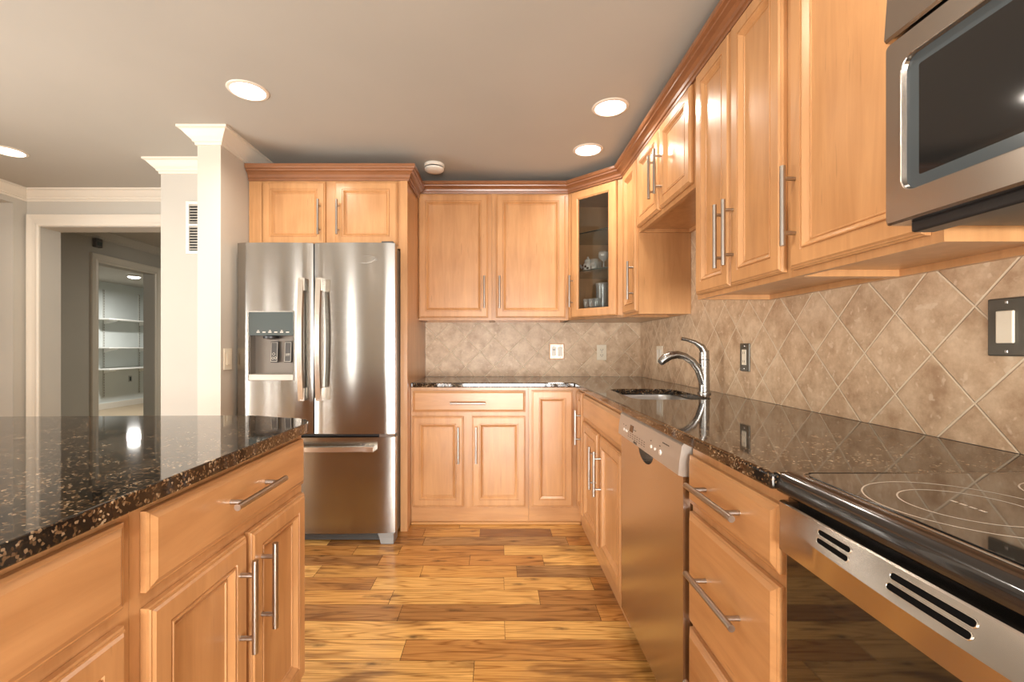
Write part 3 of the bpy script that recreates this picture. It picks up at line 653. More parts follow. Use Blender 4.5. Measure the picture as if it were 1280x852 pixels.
prof = [(0, 0.001), (0, 0.013), (0.005, 0.018), (0.009, 0.0195), (0.050, 0.0195), (0.055, 0.015), (0.058, 0.015), (0.060, 0.001)]
k = MB(); O = A+ud*d0+Zv*dz0; rg = panel_rings(O, ud, nd, d1-d0, dz1-dz0, prof); k.loft(rg + [rg[0]], False, False)
gd = k.build('door', WV, gc)
k = MB(); slab(k, d0+0.058, d1-0.058, dz0+0.058, dz1-0.058, 0.006, 0.009); k.build('pane', PANE, gd)
pull(gd, O+ud*0.012+Zv*0.07, O+ud*0.012+Zv*0.29, nd)
gsh = [(0.518, 3.225), (0.812, 2.93), (1.088, 2.93), (1.088, 3.498), (0.518, 3.498)]
GSH = 1.665; GSH2 = 1.925
SHG = simple('shelf_glass', (0.03, 0.05, 0.045), 0.03); 
def shelf_glass():
    m, nt, b = mat('shelf_glass_clear'); b.inputs['Base Color'].default_value = (0.75, 0.85, 0.8, 1); b.inputs['Transmission Weight'].default_value = 0.9; b.inputs['Roughness'].default_value = 0.02; b.inputs['IOR'].default_value = 1.45; return m
SG = shelf_glass()
def shelf(z):
    k = MB(); k.poly_prism([gsh], z, z+0.006); o = k.build('glass_shelf', SG, gc)
    k = MB(); slab(k, 0.022, WD-0.022, z-0.0005, z+0.0065, -0.016, -0.0145); k.build('polished_edge', SHG, o); return o
shelf(GSH); shelf(GSH2)
# things in the glass cabinet
def gpos(px, d=0.12):
    """point on the view ray of photo column px, d metres behind the door plane"""
    r = (px-622)/FPX; q = A - nd*d; t = (q.x - r*q.y)/(r*ud.y - ud.x); p = q+ud*t; return p.x, p.y
def lathed(name, xy, z, prof, m, label, cat, group=None):
    o = MB().lathe((xy[0], xy[1], z), prof, 20, True, False).build(name, m, smooth=True, angle=50); return tag(o, label, cat, group)
zs = GSH+0.0066
x, y = gpos(735, 0.10); pc = thing('ceramic_jug', 'white ceramic creamer with dark spots on the glass shelf', 'jug', (x, y, zs))
MB().lathe((x, y, zs), [(0.028, 0), (0.038, 0.015), (0.040, 0.035), (0.032, 0.056), (0.024, 0.067), (0.026, 0.07)], 20).build('body', CERAM, pc, smooth=True)
MB().lathe((x, y, zs+0.0705), [(0.026, 0), (0.024, 0.012), (0.012, 0.022), (0.006, 0.026), (0.008, 0.032), (0.003, 0.038)], 16).build('lid', CERAM, pc, smooth=True)
sd_ = ud
MB().tube([Vector((x, y, zs+0.03))-sd_*0.036, Vector((x, y, zs+0.04))-sd_*0.055, Vector((x, y, zs+0.058))-sd_*0.066], [0.012, 0.009, 0.006], 10).build('spout', CERAM, pc, smooth=True)
MB().tube([Vector((x, y, zs+0.058))+sd_*0.028, Vector((x, y, zs+0.058))+sd_*0.055, Vector((x, y, zs+0.038))+sd_*0.062, Vector((x, y, zs+0.018))+sd_*0.036], 0.005, 8).build('handle', CERAM, pc, smooth=True)
for az, hz in ((-0.5, 0.022), (-0.62, 0.045), (0.1, 0.034), (0.5, 0.022)):
    c_ = Vector((x, y, zs+hz)); dd = (nd*math.cos(az)+ud*math.sin(az)); MB().tube([c_+dd*0.0385, c_+dd*0.0412], [0.009, 0.006], 10).build('spot', INK, pc)
TUM = [(0.024, 0), (0.028, 0.072), (0.0265, 0.072), (0.025, 0.008), (0.002, 0.007)]
lathed('glass_tumbler', gpos(742.5, 0.055), zs, TUM, GLASS, 'clear glass tumbler directly right of the white creamer', 'glass', 'clear glasses')
lathed('glass_tumbler', gpos(747.5, 0.15), zs, TUM, GLASS, 'clear glass tumbler behind the goblet on the glass shelf', 'glass', 'clear glasses')
GOB = [(r, z*0.66) for r, z in [(0.032, 0), (0.03, 0.003), (0.005, 0.008), (0.004, 0.07), (0.012, 0.08), (0.032, 0.11), (0.035, 0.14), (0.03, 0.17), (0.029, 0.17), (0.034, 0.14), (0.03, 0.111), (0.01, 0.084)]]
lathed('wine_glass', gpos(754.5, 0.05), zs, GOB, GLASS, 'clear stemmed wine glass at right end of the glass shelf', 'glass', 'clear glasses')
zb = UZ0+0.0186
VAS = [(r, z*1.36) for r, z in [(0.036, 0), (0.04, 0.02), (0.045, 0.16), (0.05, 0.175), (0.0475, 0.175), (0.042, 0.158), (0.037, 0.022), (0.03, 0.012)]]
lathed('glass_vase', gpos(753.0, 0.14), zb, VAS, GLASS, 'tall clear glass vase on the floor of the glass cabinet', 'vase')
CUP = [(0.022, 0), (0.021, 0.003), (0.004, 0.006), (0.004, 0.055), (0.018, 0.072), (0.024, 0.10), (0.023, 0.127), (0.0215, 0.127), (0.0225, 0.10), (0.016, 0.075)]
for i, (px, d_, lb) in enumerate(((733, 0.06, 'leftmost small stemmed glass on the glass cabinet floor'), (739.5, 0.06, 'middle small stemmed glass on the glass cabinet floor'), (746, 0.06, 'small stemmed glass nearest the tall glass vase'))):
    lathed('stemmed_glass', gpos(px, d_), zb, CUP, GLASS, lb, 'glass', 'small stemmed glasses')

# ------------------------------------------------------------------ right run: uppers
ur = (0, -1, 0); nr = (-1, 0, 0)     # seen from the room the left edge of a door is its far edge
cN = thing('narrow_wall_cabinet', 'narrow single door maple wall cabinet right of the glass cabinet', 'cabinet', (0.95, 2.75, UZ0), 'maple wall cabinets')
ubody(cN, UX, 1.1005, 2.59+g, 2.909, 'x'); door(cN, (UX, 2.87, 1.347), ur, nr, 0.268, 0.868, (0.235, 0.07, 0.29))
cS = thing('bridge_cabinet', 'short two door maple wall cabinet bridging over the sink', 'cabinet', (0.95, 2.2, 1.79), 'maple wall cabinets')
ubody(cS, UX, 1.1005, 1.83+g, 2.59-g, 'x', 1.79); door(cS, (UX, 2.575, 1.812), ur, nr, 0.343, 0.403, (0.31, 0.065, 0.28)); door(cS, (UX, 2.215, 1.812), ur, nr, 0.352, 0.403, (0.03, 0.065, 0.28))
cD = thing('wall_cabinet', 'two door maple wall cabinet right of the short bridge cabinet', 'cabinet', (0.95, 1.54, UZ0), 'maple wall cabinets')
ubody(cD, UX, 1.1005, 1.245+g, 1.83-g, 'x'); door(cD, (UX, 1.812, 1.347), ur, nr, 0.264, 0.868, (0.235, 0.066, 0.285)); door(cD, (UX, 1.541, 1.347), ur, nr, 0.278, 0.868, (0.024, 0.066, 0.285))
cE = thing('wall_cabinet', 'wide single door maple wall cabinet beside the microwave', 'cabinet', (0.95, 1.03, UZ0), 'maple wall cabinets')
ubody(cE, UX, 1.1005, 0.82+g, 1.245-g, 'x'); door(cE, (UX, 1.229, 1.347), ur, nr, 0.385, 0.868, (0.028, 0.06, 0.27))
cM = thing('microwave_cabinet', 'maple wall cabinet above the stainless microwave', 'cabinet', (0.95, 0.44, 1.79))
ubody(cM, UX, 1.1005, 0.06, 0.82-g, 'x', 1.80); door(cM, (UX, 0.81, 1.82), ur, nr, 0.36, 0.39, (0.33, 0.03, 0.24)); door(cM, (UX, 0.435, 1.82), ur, nr, 0.36, 0.39, (0.03, 0.03, 0.24))
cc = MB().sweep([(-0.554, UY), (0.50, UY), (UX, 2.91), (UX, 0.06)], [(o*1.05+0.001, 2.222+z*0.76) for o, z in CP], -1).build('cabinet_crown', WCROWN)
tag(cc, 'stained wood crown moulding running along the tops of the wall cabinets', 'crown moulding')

# ------------------------------------------------------------------ base cabinets, back run
BZ0, BZ1, BF = 0.105, 0.882, 2.93
XFc = 0.525
b1 = thing('base_cabinet', 'maple base cabinet with one drawer over two doors beside the refrigerator', 'cabinet', (-0.18, 3.2, 0), 'maple base cabinets')
MB().box((-0.557+g, BF, BZ0), (0.20-g, 3.5105, BZ1)).build('body', WV, b1)
MB().box((-0.557+g, BF+0.008, 0.001), (0.20-g, BF+0.026, BZ0-0.0005)).build('toe_kick', WX, b1)
drawer(b1, (-0.545, BF, 0.725), u, n, 0.724, 0.137, WX, (0.245, 0.468, 0.060))
door(b1, (-0.547, BF, 0.118), u, n, 0.33, 0.58, (0.298, 0.285, 0.515)); door(b1, (-0.164, BF, 0.118), u, n, 0.343, 0.58, (0.028, 0.285, 0.515))
b2 = thing('corner_base_cabinet', 'maple corner base cabinet with two narrow doors meeting at right angles', 'cabinet', (0.8, 3.2, 0))
k = MB(); k.poly_prism([[(0.20+g, BF), (XFc, BF), (XFc, 2.73+g), (1.1005, 2.73+g), (1.1005, 3.5105), (0.20+g, 3.5105)]], BZ0, BZ1); k.build('body', WV, b2)
k = MB(); k.box((0.20+g, BF+0.008, 0.001), (XFc+0.012, BF+0.026, BZ0-0.0005)); k.box((XFc+0.012, 2.73+g, 0.001), (XFc+0.03, BF+0.026, BZ0-0.0005)); k.build('toe_kick', WX, b2)
door(b2, (0.218, BF, 0.118), u, n, 0.265, 0.745); door(b2, (XFc, BF-0.022, 0.118), ur, nr, 0.165, 0.745, (0.142, 0.43, 0.64))
# right run
b3 = thing('sink_cabinet', 'maple sink base cabinet with false drawer front over two doors', 'cabinet', (0.8, 2.3, 0), 'maple base cabinets')
k = MB(); y0, y1 = 1.852, 2.73-g
k.box((XFc, y0, BZ0), (XFc+0.02, y1, BZ1)); k.box((XFc+0.02, y0, BZ0), (1.1005, y0+0.018, BZ1)); k.box((XFc+0.02, y1-0.018, BZ0), (1.1005, y1, BZ1)); k.box((1.0905, y0+0.018, BZ0), (1.1005, y1-0.018, BZ1)); k.box((XFc+0.02, y0+0.018, BZ0), (1.0905, y1-0.018, BZ0+0.018))
k.build('body', WV, b3)
MB().box((XFc+0.012, 1.852, 0.001), (XFc+0.03, 2.73-g, BZ0-0.0005)).build('toe_kick', WY, b3)
drawer(b3, (XFc, 2.71, 0.72), ur, nr, 0.84, 0.137, WY, name='false_drawer')
door(b3, (XFc, 2.71, 0.118), ur, nr, 0.392, 0.58, (0.366, 0.29, 0.51)); door(b3, (XFc, 2.262, 0.118), ur, nr, 0.392, 0.58, (0.03, 0.29, 0.51))
b4 = thing('drawer_cabinet', 'maple base cabinet of three drawers between dishwasher and range', 'cabinet', (0.8, 1.02, 0), 'maple base cabinets')
MB().box((XFc, 0.822, BZ0), (1.1005, 1.224, BZ1)).build('body', WV, b4)
MB().box((XFc+0.05, 0.822, 0.001), (XFc+0.068, 1.224, BZ0-0.0005)).build('toe_kick', WY, b4)
for z0, z1, hz in ((0.725, 0.852, 0.793), (0.41, 0.702, 0.572), (0.118, 0.394, 0.30)):
    drawer(b4, (XFc, 1.217, z0), ur, nr, 0.388, z1-z0, WY, (0.075, 0.30, hz-z0))

# ------------------------------------------------------------------ dishwasher
DY0, DY1, DX = 1.230, 1.846, 0.502
dw = thing('dishwasher', 'stainless dishwasher with silver control panel between the cabinets', 'dishwasher', (0.8, 1.54, 0))
MB().box((DX+0.05, DY0+0.004, 0.09), (1.10, DY1-0.004, 0.878)).build('tub', DARKG, dw)
k = MB()   # door with a scooped hand pocket under the panel
pk = [(1.545+0.075*math.cos(math.radians(t)), 0.788-0.042*math.sin(math.radians(t))) for t in range(0, 181, 12)]
ol = [(DY0+0.002, 0.088), (DY0+0.002, 0.788)] + sorted(pk) + [(DY1-0.002, 0.788), (DY1-0.002, 0.088)]
k.loft([[(x, a, b) for a, b in ol] for x in (DX, DX+0.028)]); k.box((DX+0.0281, DY0+0.002, 0.088), (DX+0.05, DY1-0.002, 0.788))
dd = k.build('door', STEEL_DW, dw)
k = MB(); ys = [DY0+0.002+(DY1-DY0-0.004)*i/8 for i in range(9)]
k.loft([[(DX-0.002, yy, 0.789), (DX-0.013, yy, 0.793), (DX-0.010, yy, 0.83), (DX-0.003, yy, 0.872), (DX+0.004, yy, 0.8795), (DX+0.05, yy, 0.8795), (DX+0.05, yy, 0.789)] for yy in (DY0+0.002, DY1-0.002)])
fa = k.build('control_panel', FASCIA, dw, label='silver grey control panel')
def fz(z): return DX-0.013+(z-0.793)*(0.003/0.037) if z < 0.83 else DX-0.010+(z-0.83)*(0.007/0.042)
def fbox(k, y0, y1, z0, z1, d=0.0012):
    k.loft([[(fz(z0)-o, y0, z0), (fz(z0)-o, y1, z0), (fz(z1)-o, y1, z1), (fz(z1)-o, y0, z1)] for o in (-0.001, d)])
k = MB(); fbox(k, 1.655, 1.695, 0.828, 0.852); k.build('display', simple('display_brown', (0.06, 0.03, 0.02), 0.15), fa)
bt = simple('button_pale', (0.80, 0.77, 0.72), 0.3)
for yy, r in ((1.765, 0.006), (1.74, 0.005), (1.725, 0.004), (1.455, 0.006), (1.42, 0.005), (1.375, 0.009)):
    k = MB(); z = 0.822; k.tube([(fz(z)+0.001, yy, z), (fz(z)-0.003, yy, z)], [r, r*0.85], 12); k.build('button', bt, fa, smooth=True)
k = MB()
for i in range(8):
    for j in range(3): fbox(k, 1.70-i*0.026, 1.712-i*0.026, 0.806+j*0.0075, 0.8082+j*0.0075, 0.0006)
for yy in (1.775, 1.745, 1.64, 1.625, 1.46, 1.38): fbox(k, yy, yy+0.008, 0.838, 0.841, 0.0006)
for q in range(5): fbox(k, 1.36-q*0.011, 1.368-q*0.011, 0.852, 0.855, 0.0006)
k.build('panel_marks', INK, fa)
text_mesh('BOSCH', 'brand_text', INK, fa, (fz(0.797)-0.0004, 1.62, 0.7985), (0, -1, 0), (0, 0, 1), 0.011, 0.0003)
MB().box((DX+0.012, 1.492, 0.744), (DX+0.0299, 1.658, 0.787)).build('hand_pocket', BLACKP, dw) if False else None
MB().box((DX+0.07, DY0+0.004, 0.002), (DX+0.09, DY1-0.004, 0.088)).build('toe_panel', BLACKP, dw)

# ------------------------------------------------------------------ countertop, sink, faucet
def rrect(x0, x1, y0, y1, r, n=7):
    out = []
    for cx, cy, a0 in ((x1-r, y1-r, 0), (x0+r, y1-r, 90), (x0+r, y0+r, 180), (x1-r, y0+r, 270)):
        for i in range(n+1):
            a = math.radians(a0+90*i/n); out.append((cx+r*math.cos(a), cy+r*math.sin(a)))
    return out
CT0, CT1 = 0.8835, 0.914
hole = rrect(0.598, 0.945, 1.965, 2.47, 0.075)
k = MB(); k.poly_prism([[(-0.5565, 3.518), (-0.5565, 2.90), (0.49, 2.90), (0.49, 0.8165), (1.108, 0.8165), (1.108, 3.518)], hole], CT0, CT1)
ct = k.build('countertop', GRAN, bevel=0.006, seg=3); zero(ct)
tag(ct, 'L shaped speckled black granite countertop on the back and right base cabinets', 'countertop')
sk = thing('kitchen_sink', 'undermount stainless steel sink set in the black countertop', 'sink', (0.77, 2.22, 0.70))
rings = []
for ins, z in ((-0.02, 0.8825), (0.004, 0.8825), (0.006, 0.85), (0.012, 0.74), (0.03, 0.715), (0.12, 0.705)):
    rings.append([(x, y, z) for x, y in rrect(0.598+ins, 0.945-ins, 1.965+ins, 2.47-ins, max(0.02, 0.075-ins*0.4))])
k = MB(); k.loft(rings, False, True); k.build('bowl', SINKM, sk, smooth=True, angle=60)
MB().lathe((0.77, 2.22, 0.7055), [(0.045, 0), (0.042, 0.003), (0.03, 0.001), (0.01, 0.0005)], 24).build('drain', CHROME, sk, smooth=True)
fx, fy_ = 1.005, 2.215
fa_ = thing('faucet', 'brushed steel pull out faucet with lever behind the sink', 'faucet', (fx, fy_, CT1))
MB().lathe((fx, fy_, CT1), [(0.031, 0), (0.031, 0.006), (0.027, 0.010)], 24).build('base', CHROME, fa_, smooth=True)
k = MB(); rings = []
for z, r, t in ((0.010, 0.026, 0), (0.06, 0.0245, 0), (0.12, 0.0235, 0), (0.165, 0.0235, 0.0), (0.20, 0.0225, 0.25)):
    rings.append([(fx+r*math.cos(a), fy_+r*math.sin(a), CT1+z+t*r*math.cos(a)*-2.2*0+(-t*2.4*r*(-math.cos(a)-1))*0.45 if t else CT1+z) for a in [2*math.pi*i/24 for i in range(24)]])
k.loft(rings); k.build('body', CHROME, fa_, smooth=True)
MB().lathe((fx, fy_, CT1+0.164), [(0.0242, 0), (0.0246, 0.002), (0.0242, 0.004)], 24, False, False).build('collar', DARKG, fa_, smooth=True)
arc = [(0.0, 0.03), (-0.014, 0.075), (-0.030, 0.118), (-0.058, 0.156), (-0.095, 0.181), (-0.130, 0.190), (-0.165, 0.186), (-0.192, 0.172), (-0.212, 0.154)]
MB().tube([(fx+a, fy_-0.004, CT1+b) for a, b in arc], [0.019, 0.0185, 0.0175, 0.0170, 0.0170, 0.0185, 0.0205, 0.0215, 0.0175], 18).build('spout', CHROME, fa_, smooth=True)
MB().tube([(fx-0.212, fy_-0.004, CT1+0.1535), (fx-0.217, fy_-0.004, CT1+0.1495)], [0.016, 0.014], 18).build('spray_face', DARKG, fa_, smooth=True)
MB().tube([(fx+0.004, fy_, CT1+0.195), (fx-0.012, fy_, CT1+0.228), (fx-0.045, fy_, CT1+0.250), (fx-0.085, fy_, CT1+0.263), (fx-0.112, fy_, CT1+0.268)], [0.020, 0.016, 0.010, 0.008, 0.0085], 14).build('lever', CHROME, fa_, smooth=True)

# ------------------------------------------------------------------ backsplash and wall plates
TB = tile_mat('stone_tile_back', 0, -0.4715, 1.219, 0.2237, 0.2275); TR = tile_mat('stone_tile_right', 1, 1.472, 1.2335, 0.2105, 0.224)
o = zero(MB().box((-0.5565, WYB-0.008, CT1+0.001), (WX1-0.008, WYB-0.0005, UZ0+0.02)).build('tile_backsplash', TB)); tag(o, 'beige diagonal stone tile backsplash on the back wall', 'backsplash')
o = zero(MB().box((WX1-0.008, 0.06, CT1+0.001), (WX1-0.0005, WYB-0.0085, 1.80)).build('tile_backsplash', TR)); tag(o, 'tan diagonal stone tile backsplash along the right wall', 'backsplash')
def plate(name, label, cat, c, u, n, w, h, m, bev=0.002):
    t = thing(name, label, cat, c); c = Vector(c); u = Vector(u); n = Vector(n)
    def bx(nm, a0, a1, b0, b1, d0, d1, mm, bevel=0.0, par=None):
        k = MB(); k.loft([[c+u*a+Zv*b+n*d for a, b in ((a0, b0), (a1, b0), (a1, b1), (a0, b1))] for d in (d0, d1)]); return k.build(nm, mm, par or t, bevel=bevel)
    bx('plate', -w/2, w/2, -h/2, h/2, 0, 0.006, m, bev); return t, bx
yb = WYB-0.0082; xr = WX1-0.0082
def screw(t, bx, a, b): bx('screw', a-0.003, a+0.003, b-0.003, b+0.003, 0.006, 0.0075, NICKEL, 0.001)
t, bx = plate('switch_plate', 'double rocker switch plate with dark metal edge on the back wall', 'light switch', (0.457, yb, 1.108), u, n, 0.116, 0.122, COPPER)
bx('inner_plate', -0.05, 0.05, -0.053, 0.053, 0.006, 0.008, simple('satin_plate', (0.52, 0.44, 0.36), 0.3, 0.4))
bx('rocker', -0.039, -0.009, -0.034, 0.034, 0.008, 0.013, WHITEP, 0.002); bx('rocker', 0.009, 0.039, -0.034, 0.034, 0.008, 0.013, WHITEP, 0.002); bx('slider', -0.032, -0.016, 0.010, 0.016, 0.013, 0.016, DARKG)
for a in (-0.024, 0.024):
    for b in (-0.044, 0.044): bx('screw', a-0.003, a+0.003, b-0.003, b+0.003, 0.008, 0.0095, DARKG, 0.001)
def outlet(bx, m, dark, w=0.017):
    for b in (-0.021, 0.021):
        bx('socket', -w, w, b-0.015, b+0.015, 0.006, 0.0085, m, 0.003)
        bx('slot', -0.009, -0.006, b-0.004, b+0.007, 0.0085, 0.009, dark); bx('slot', 0.006, 0.009, b-0.004, b+0.007, 0.0085, 0.009, dark); bx('slot', -0.0025, 0.0025, b-0.011, b-0.006, 0.0085, 0.009, dark)
t, bx = plate('outlet_plate', 'ivory double outlet on the back wall tile near the corner', 'outlet', (0.802, yb, 1.100), u, n, 0.074, 0.118, IVORY); outlet(bx, IVORY, INK); screw(t, bx, 0, 0)
t, bx = plate('switch_plate', 'pale switch plate on the right wall behind the faucet spout', 'light switch', (xr, 3.085, 1.090), ur, nr, 0.116, 0.118, IVORY)
for a in (-0.024, 0.024): bx('rocker', a-0.015, a+0.015, -0.034, 0.034, 0.006, 0.011, WHITEP, 0.002)
t, bx = plate('outlet_plate', 'dark bronze outlet plate with white sockets on the right wall', 'outlet', (xr, 2.022, 1.095), ur, nr, 0.076, 0.124, BRONZE, 0.003)
bx('insert', -0.017, 0.017, -0.034, 0.034, 0.006, 0.009, IVORY, 0.002)
for b in (-0.019, 0.019): bx('slot', -0.007, -0.005, b-0.004, b+0.006, 0.009, 0.0094, INK); bx('slot', 0.005, 0.007, b-0.004, b+0.006, 0.009, 0.0094, INK)
screw(t, bx, 0, 0.05); screw(t, bx, 0, -0.05)
t, bx = plate('switch_plate', 'large bronze switch plate with ivory rocker near the microwave', 'light switch', (xr, 0.980, 1.183), ur, nr, 0.078, 0.126, BRONZE, 0.004)
bx('rocker', -0.017, 0.017, -0.035, 0.035, 0.006, 0.012, IVORY, 0.002); screw(t, bx, 0, 0.053); screw(t, bx, 0, -0.053)
t, bx = plate('switch_plate', 'cream switch plate on the alcove wall beside the refrigerator', 'light switch', (XA+0.0005, 2.600, 1.072), (0, 1, 0), (1, 0, 0), 0.076, 0.122, IVORY); bx('rocker', -0.016, 0.016, -0.033, 0.033, 0.006, 0.010, IVORY, 0.002)

# ------------------------------------------------------------------ range
RY0, RY1 = 0.055, 0.8145
rg_ = thing('electric_range', 'black glass top electric range with stainless oven door', 'range', (0.8, 0.43, 0))
MB().box((0.535, RY0+0.003, 0.03), (1.095, RY1-0.003, 0.880)).build('body', BLACKE, rg_)
# top: enamel frame with bullnose front, glass inset
k = MB(); nose = [(1.098, 0.8805), (1.098, 0.914), (0.545, 0.9165), (0.520, 0.9165), (0.508, 0.913), (0.501, 0.905), (0.498, 0.894), (0.500, 0.884), (0.508, 0.878), (0.535, 0.876)]
k.loft([[(x, yy, z) for x, z in nose] for yy in (RY0, RY1)]); k.build('top_frame', BLACKE, rg_, smooth=True, angle=40)
k = MB(); k.poly_prism([rrect(0.535, 1.085, RY0+0.018, RY1-0.018, 0.02)], 0.9150, 0.9185); gl = k.build('glass_top', BLACKG, rg_, bevel=0.0012)
RIM = simple('rim_steel', (0.42, 0.38, 0.34), 0.2, 1.0)
k = MB(); lp = rrect(0.528, 1.09, RY0+0.011, RY1-0.011, 0.025); k.tube([(x, y, 0.9168) for x, y in lp+lp[:1]], 0.0016, 6); k.build('glass_rim', RIM, rg_)
def ring_flat(k, cx, cy, r, w=0.0011, z=0.9187, n=96):
    k.loft([[(cx+q*math.cos(2*math.pi*i/n), cy+q*math.sin(2*math.pi*i/n), z+dz_) for i in range(n)] for q, dz_ in ((r-w, 0), (r+w, 0), (r+w, 0.00015), (r-w, 0.00015), (r-w, 0))], False, False)
RM = simple('burner_mark', (0.50, 0.42, 0.34), 0.4)
for cx, cy, rs, dash in ((0.653, 0.632, (0.115, 0.074), 1), (0.885, 0.660, (0.085,), 0), (0.653, 0.24, (0.10,), 1), (0.90, 0.22, (0.115, 0.08), 0)):
    k = MB()
    for r in rs: ring_flat(k, cx, cy, r)
    if dash:
        for q in range(4): k.box((cx-0.002, cy-0.024+q*0.013, 0.9187), (cx+0.002, cy-0.015+q*0.013, 0.919))
    k.build('burner_ring', RM, gl)
# oven door: glass front, bowed stainless top trim with vent slots and scoop handle
MB().box((0.512, RY0+0.006, 0.225), (0.533, RY1-0.006, 0.842)).build('oven_door', BLACKG, rg_, bevel=0.003)
ROWS = 40
def bow(y, amt): t = (y-(RY0+RY1)/2)/((RY1-RY0)/2); return amt*(1-t*t)
ys = [RY0+0.006+(RY1-RY0-0.012)*i/ROWS for i in range(ROWS+1)]
k = MB(); rings = []
for yy in ys:
    b_ = bow(yy, 0.024)
    rings.append([(0.534, yy, 0.8690), (0.510, yy, 0.869), (0.503-b_*0.25, yy, 0.8685), (0.500-b_*0.25, yy, 0.8665), (0.503-b_, yy, 0.833), (0.5015-b_, yy, 0.829), (0.500-b_*0.12, yy, 0.782), (0.5035, yy, 0.779), (0.5115, yy, 0.779), (0.534, yy, 0.845)])
k.loft(rings); dt = k.build('door_trim', steel('oven_steel', (0.60, 0.55, 0.50), 0.22, (1, 60, 1), 0.001, 0), rg_, smooth=True, angle=30, label='stainless bowed handle trim')
slotm = simple('slot_black', (0.004, 0.004, 0.004), 0.7, spec=0.05)
def slot(y0, y1, f):
    """slot lying on the sloped top of the trim, f = fraction from the back edge to the front edge"""
    k = MB(); rings = []; rim = []; N_ = 24
    for i in range(N_+1):
        t = 0.5-0.5*math.cos(math.pi*i/N_); yy = y0+(y1-y0)*t; b_ = bow(yy, 0.024)
        p0 = Vector((0.500-b_*0.25, yy, 0.8665)); p1 = Vector((0.503-b_, yy, 0.833)); d = p1-p0; up = Vector((-d.z, 0, d.x)); up = up if up.x < 0 else -up; up.normalize()
        q = min(yy-y0, y1-yy)/0.0045; w = 0.10*(math.sqrt(max(0.0, 1-(1-q)**2)) if q < 1 else 1.0)+0.004
        a = p0+d*(f-w); b = p0+d*(f+w); rings.append([a+up*0.0008, b+up*0.0008, b-up*0.003, a-up*0.003])
        rim.append((a-d*0.02+up*0.0005, b+d*0.02+up*0.0005))
    rp = [x for x, _ in rim]+[x for _, x in reversed(rim)]; MB().tube(rp+rp[:1], 0.0007, 6).build('slot_rim', HANDLE, dt, smooth=True)
    k.loft(rings); s1 = k.build('vent_slot', slotm, dt)
for f in (0.33, 0.70):
    for y0, y1 in ((0.634, 0.702), (0.464, 0.568), (0.30, 0.404), (0.166, 0.234)): slot(y0, y1, f)
MB().box((0.515, RY0+0.006, 0.05), (0.535, RY1-0.006, 0.218)).build('storage_drawer', simple('range_steel_low', (0.6, 0.56, 0.5), 0.3, 1.0), rg_, bevel=0.003)
for xx in (0.56, 1.06):
    for yy in (RY0+0.05, RY1-0.05): MB().lathe((xx, yy, 0), [(0.018, 0), (0.018, 0.01), (0.01, 0.012), (0.01, 0.031)], 12).build('foot', BLACKP, rg_, smooth=True)

# ------------------------------------------------------------------ microwave
MX, MY0, MY1, MZ0, MZ1 = 0.694, 0.06, 0.8175, 1.355, 1.7785
mw = thing('microwave', 'stainless over the range microwave with dark glass window', 'microwave', (0.9, 0.44, MZ0))
MB().box((MX+0.045, MY0, MZ0+0.01), (1.10, MY1, MZ1)).build('case', simple('mw_case', (0.03, 0.03, 0.03), 0.35), mw)
STM = steel('microwave_steel', (0.47, 0.43, 0.39), 0.24, (1, 1, 90), 0.003)
k = MB(); k.loft([[(MX+0.045, yy, 1.683), (MX+0.004, yy, 1.683), (MX+0.000, yy, 1.688), (MX+0.006, yy, MZ1-0.003), (MX+0.045, yy, MZ1)] for yy in (MY0, MY1)]); k.build('vent_panel', STM, mw)
k = MB()
for i in range(7): pass
# door: steel frame around a rounded window
def rr_yz(y0, y1, z0, z1, r, xx, n=8): return [(xx, a, b) for a, b in rrect(y0, y1, z0, z1, r, n)]
y0, y1, z0, z1 = 0.265, MY1, MZ0, 1.677
wy0, wy1, wz0, wz1 = 0.315, 0.781, 1.407, 1.632
n_ = 8
def outer(i0, xx):
    q = rrect(y0+i0, y1-i0, z0+i0, z1-i0, 0.008, n_); return [(xx, a, b) for a, b in q]
k = MB(); k.loft([outer(0, MX+0.045), outer(0, MX+0.004), outer(0.004, MX), rr_yz(wy0-0.0035, wy1+0.0035, wz0-0.0035, wz1+0.0035, 0.025, MX, n_), rr_yz(wy0-0.002, wy1+0.002, wz0-0.002, wz1+0.002, 0.024, MX+0.001, n_), rr_yz(wy0, wy1, wz0, wz1, 0.022, MX+0.008, n_)], False, False)
md = k.build('door', STM, mw)
k = MB(); k.loft([rr_yz(wy0, wy1, wz0, wz1, 0.022, MX+0.008, n_), rr_yz(wy0+0.022, wy1-0.022, wz0+0.020, wz1-0.020, 0.004, MX+0.0085, n_)], False, False); k.build('window_border', GREYW, md, label='grey glass border')
k = MB(); k.loft([rr_yz(wy0+0.022, wy1-0.022, wz0+0.020, wz1-0.020, 0.004, MX+0.0085, n_), rr_yz(wy0+0.022, wy1-0.022, wz0+0.020, wz1-0.020, 0.004, MX+0.012, n_)]); k.build('window_glass', simple('mw_glass', (0.010, 0.010, 0.010), 0.06, 0, 0.25), md, label='dark window glass')
MB().box((MX+0.002, MY0, MZ0), (MX+0.045, 0.260, 1.677)).build('control_panel', BLACKG, mw)
k = MB()
for i in range(4):
    for j in range(3): k.box((MX-0.0005, 0.10+j*0.04, 1.42+i*0.035), (MX+0.0019, 0.13+j*0.04, 1.44+i*0.035))
k.build('keypad', DARKG, mw)
MB().box((MX+0.02, MY0, MZ0-0.018), (MX+0.06, MY1-0.03, MZ0+0.002)).build('lower_lip', BLACKP, mw, bevel=0.004)
MB().box((MX+0.06, MY0+0.02, MZ0-0.008), (1.08, MY1-0.04, MZ0+0.0095)).build('underside', BLACKP, mw)
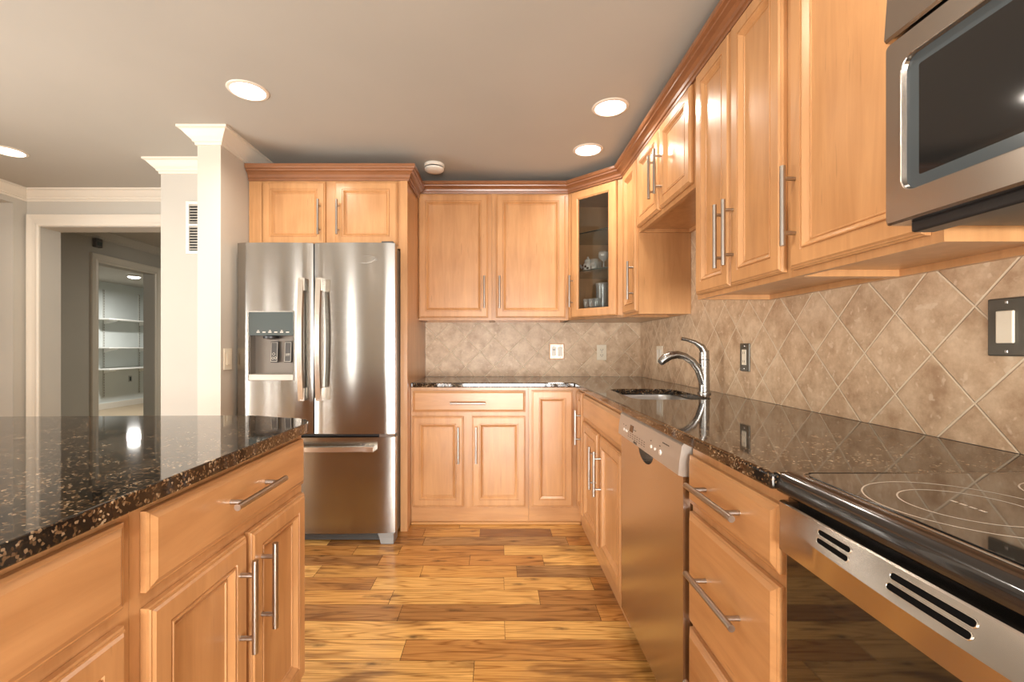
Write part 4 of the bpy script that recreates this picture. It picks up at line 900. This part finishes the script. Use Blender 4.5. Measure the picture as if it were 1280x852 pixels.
k = MB(); k.tube([(MX-0.04, 0.285, 1.40), (MX-0.045, 0.285, 1.52), (MX-0.04, 0.285, 1.64)], 0.011, 12); k.cyl((MX-0.04, 0.285, 1.41), (MX, 0.285, 1.41), 0.008, 10); k.cyl((MX-0.04, 0.285, 1.63), (MX, 0.285, 1.63), 0.008, 10); k.build('handle', NICKEL, md, smooth=True)

# ------------------------------------------------------------------ island
IX = -0.604                       # cabinet face
def ic(loc, label): return thing('island_cabinet', label, 'cabinet', loc, 'island cabinets')
ui = (0, 1, 0); ni = (1, 0, 0)
i1 = ic((-0.9, 1.07, 0), 'island base cabinet end nearest the refrigerator, drawer over two doors')
MB().box((-1.15, 0.746, BZ0), (IX, 1.40, BZ1)).build('body', WV, i1)
MB().box((-1.15, 0.746, 0.001), (IX-0.06, 1.39, BZ0-0.0005)).build('toe_kick', WY, i1)
drawer(i1, (IX, 0.768, 0.725), ui, ni, 0.62, 0.137, WY, (0.195, 0.415, 0.075))
door(i1, (IX, 0.768, 0.145), ui, ni, 0.300, 0.553, (0.266, 0.30, 0.51)); door(i1, (IX, 1.084, 0.145), ui, ni, 0.304, 0.553, (0.044, 0.30, 0.51))
i2 = ic((-0.9, 0.42, 0), 'island base cabinet nearest the camera, its handles out of view')
MB().box((-1.15, 0.06, BZ0), (IX, 0.745, BZ1)).build('body', WV, i2)
MB().box((-1.15, 0.06, 0.001), (IX-0.06, 0.745, BZ0-0.0005)).build('toe_kick', WY, i2)
drawer(i2, (IX, 0.085, 0.725), ui, ni, 0.637, 0.137, WY, (0.175, 0.395, 0.075))
door(i2, (IX, 0.405, 0.145), ui, ni, 0.317, 0.553, (0.03, 0.30, 0.51)); door(i2, (IX, 0.085, 0.145), ui, ni, 0.312, 0.553, (0.28, 0.30, 0.51))
ib = thing('island_back_panel', 'maple back of the island below the granite overhang', 'cabinet', (-1.4, 0.7, 0))
MB().box((-1.55, 0.06, 0.001), (-1.151, 1.40, BZ1)).build('panel', WV, ib)
# granite top: rounded far corner, gently bowed far edge
pts = [(-0.568, -0.25), (-0.568, 1.34)]
r = 0.10
for i in range(1, 9):
    a = math.radians(90*i/8); pts.append((-0.568-r*(1-math.cos(a)), 1.405-0.065+0.0+ (0.115)*math.sin(a)))
xx = -0.80
while xx > -2.1: 
    pts.append((xx, 1.506-0.05*max(0, (-1.0-xx))**1.3*0.9 if xx < -1.0 else 1.5055 if xx > -0.9 else 1.506)); xx -= 0.1
pts += [(-2.1, -0.25)]
k = MB(); k.poly_prism([pts], 0.8835, 0.914); it = k.build('island_countertop', GRAN, bevel=0.006, seg=3); zero(it)
tag(it, 'dark speckled granite island countertop with rounded far corner', 'countertop')
# shoe moulding along the back toe kick
struct(MB().box((-0.556, BF-0.012, 0.0), (XFc+0.01, BF+0.0075, 0.018)).build('trim_5', simple('shoe_oak', (0.50, 0.25, 0.08), 0.35), bevel=0.006))
